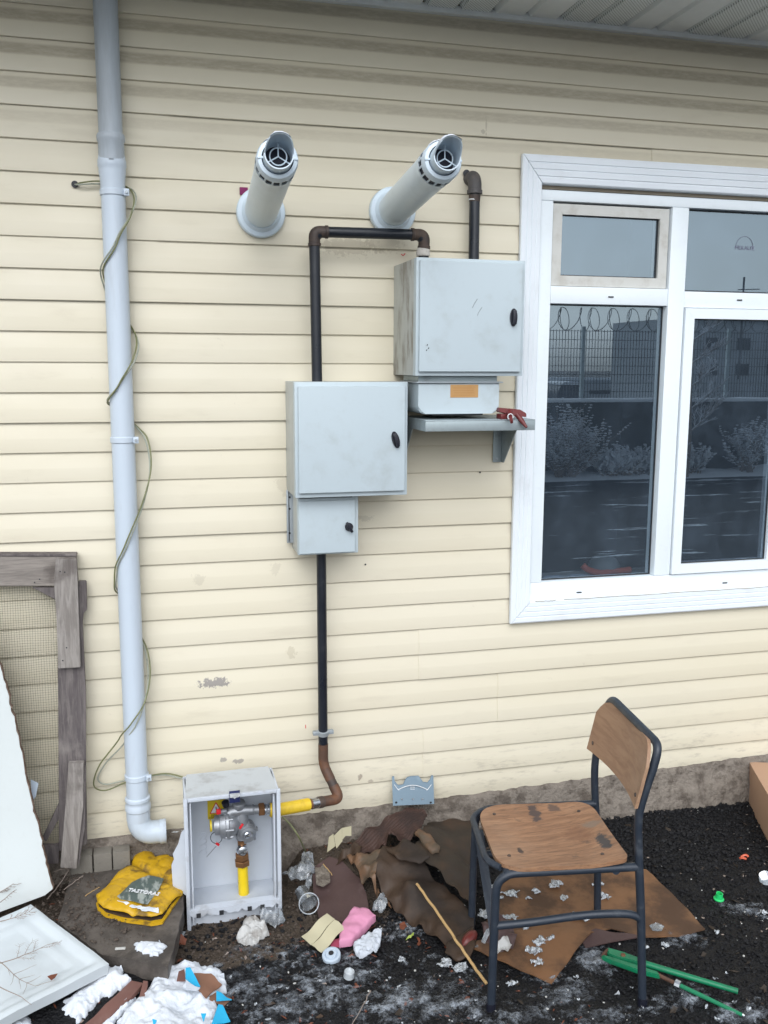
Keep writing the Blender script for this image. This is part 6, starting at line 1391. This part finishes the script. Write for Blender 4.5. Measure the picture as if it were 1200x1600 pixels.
def br2(p, d, L, r, lev):
    pts = [p]
    for k in range(5): d = (d+Vector((rng.uniform(-.2, .2), rng.uniform(-.2, .2), rng.uniform(-.05, .1)))).normalized(); pts.append(pts[-1]+d*L/5)
    mbk.tube(pts, [r*(1-.14*k) for k in range(6)], 4); mbs.tube([q_+Vector((0, 0, r*.9)) for q_ in pts], [r*.8]*6, 4)
    if lev:
        for k in range(1, 6):
            for _ in range(2): br2(pts[k], (d+Vector((rng.uniform(-1, 1), rng.uniform(-.7, .7), rng.uniform(-.1, .5)))).normalized(), L*.5, r*.6, lev-1)
for k in range(2, 7):
    for s__ in (-1, 1): br2(tpts[k], Vector((s__*rng.uniform(.5, 1), rng.uniform(-.4, .4), .6)), .55-.03*k, .012, 2)
mbk.build('crown', M['twig'], t); mbs.build('snow', M['snow'], t, smooth=False)
def block(label, x0, x1, yf, z1, cols, rows, m):
    t = thing('apartment_block', label, 'building', ((x0+x1)/2, yf, -.8)); MB().box((x0, yf-10, -.8), (x1, yf, z1)).build('wall', m, t, smooth=False)
    fs_ = (x1-x0)/cols; fh = max(.6, (z1-1.6)/rows); base = None
    for i in range(cols):
        for j in range(rows):
            xx, zz_ = x0+fs_*(i+.3), (1.2+fh*j if z1 > 2 else -.4)
            if base is None: base = MB().box((xx, yf, zz_), (xx+fs_*.4, yf+.05, zz_+fh*.45)).build('window', M['gasket'], t, smooth=False); ox, oz = xx, zz_
            else: c = base.copy(); COL.objects.link(c); c.parent = t; c.location = (xx-ox, 0, zz_-oz)
        MB().box((x0-.2, yf+.002, 0+z1-.1), (x1+.2, yf+.4, z1+.1)).build('roof_edge', M['snow'], t, smooth=False) if i == 0 else None
grey_r = dirty('grey_render', (.30, .32, .34), (.24, .25, .27), .4, .5, .9)
block('grey apartment block with rows of windows beyond the fence', 31, 52, -45, 4.6, 10, 2, grey_r)
block('pale low industrial building far beyond the fence', 10, 36, -62, .75, 6, 1, dirty('pale_render', (.42, .45, .48), (.36, .38, .40), .3, .5, .9))
p = Vector((far(1152, 40), -37, 1.1)); tag(MB().tube([p, p+Vector((0, 0, 4.9))], .05, 8).tube([p+Vector((-.3, 0, 4.3)), p+Vector((.9, 0, 4.35))], .025, 6).build('lamp_post', mfw, loc=p), 'thin dark lamp post beyond the fence', 'lamp post')

cx0 = far(893, 53); car = thing('parked_car', 'dark parked car with snow on its roof beyond the mesh fence', 'car', (cx0, -50, -.8))
prof = [(-.85, .25), (.85, .25), (.9, .75), (.85, .95), (.62, 1.40), (.3, 1.47), (-.3, 1.47), (-.62, 1.40), (-.85, .95), (-.9, .75)]
MB().prism([(cx0+a, -50, -.8+b) for a, b in prof], (0, -3.9, 0), .05).build('body', M['tube'], car)
MB().prism([(cx0+a, -49.98, -.8+b) for a, b in ((-.72, .98), (.72, .98), (.55, 1.34), (-.55, 1.34))], (0, .02, 0)).build('windscreen', M['gasket'], car, smooth=False)
MB().prism([(cx0+a, -49.95, -.8+b) for a, b in ((-.72, 1.36), (.72, 1.36), (.5, 1.52), (0, 1.58), (-.5, 1.52))], (0, -3.0, 0), .03).build('roof_snow', M['snow'], car)
for a in (-.7, .7): MB().box((cx0+a-.1, -50.6, -.8), (cx0+a+.1, -50.05, -.25), .05).build('wheel', M['blackplastic'], car)

# tidy helper properties
for ob in bpy.data.objects:
    if '_o' in ob: del ob['_o']
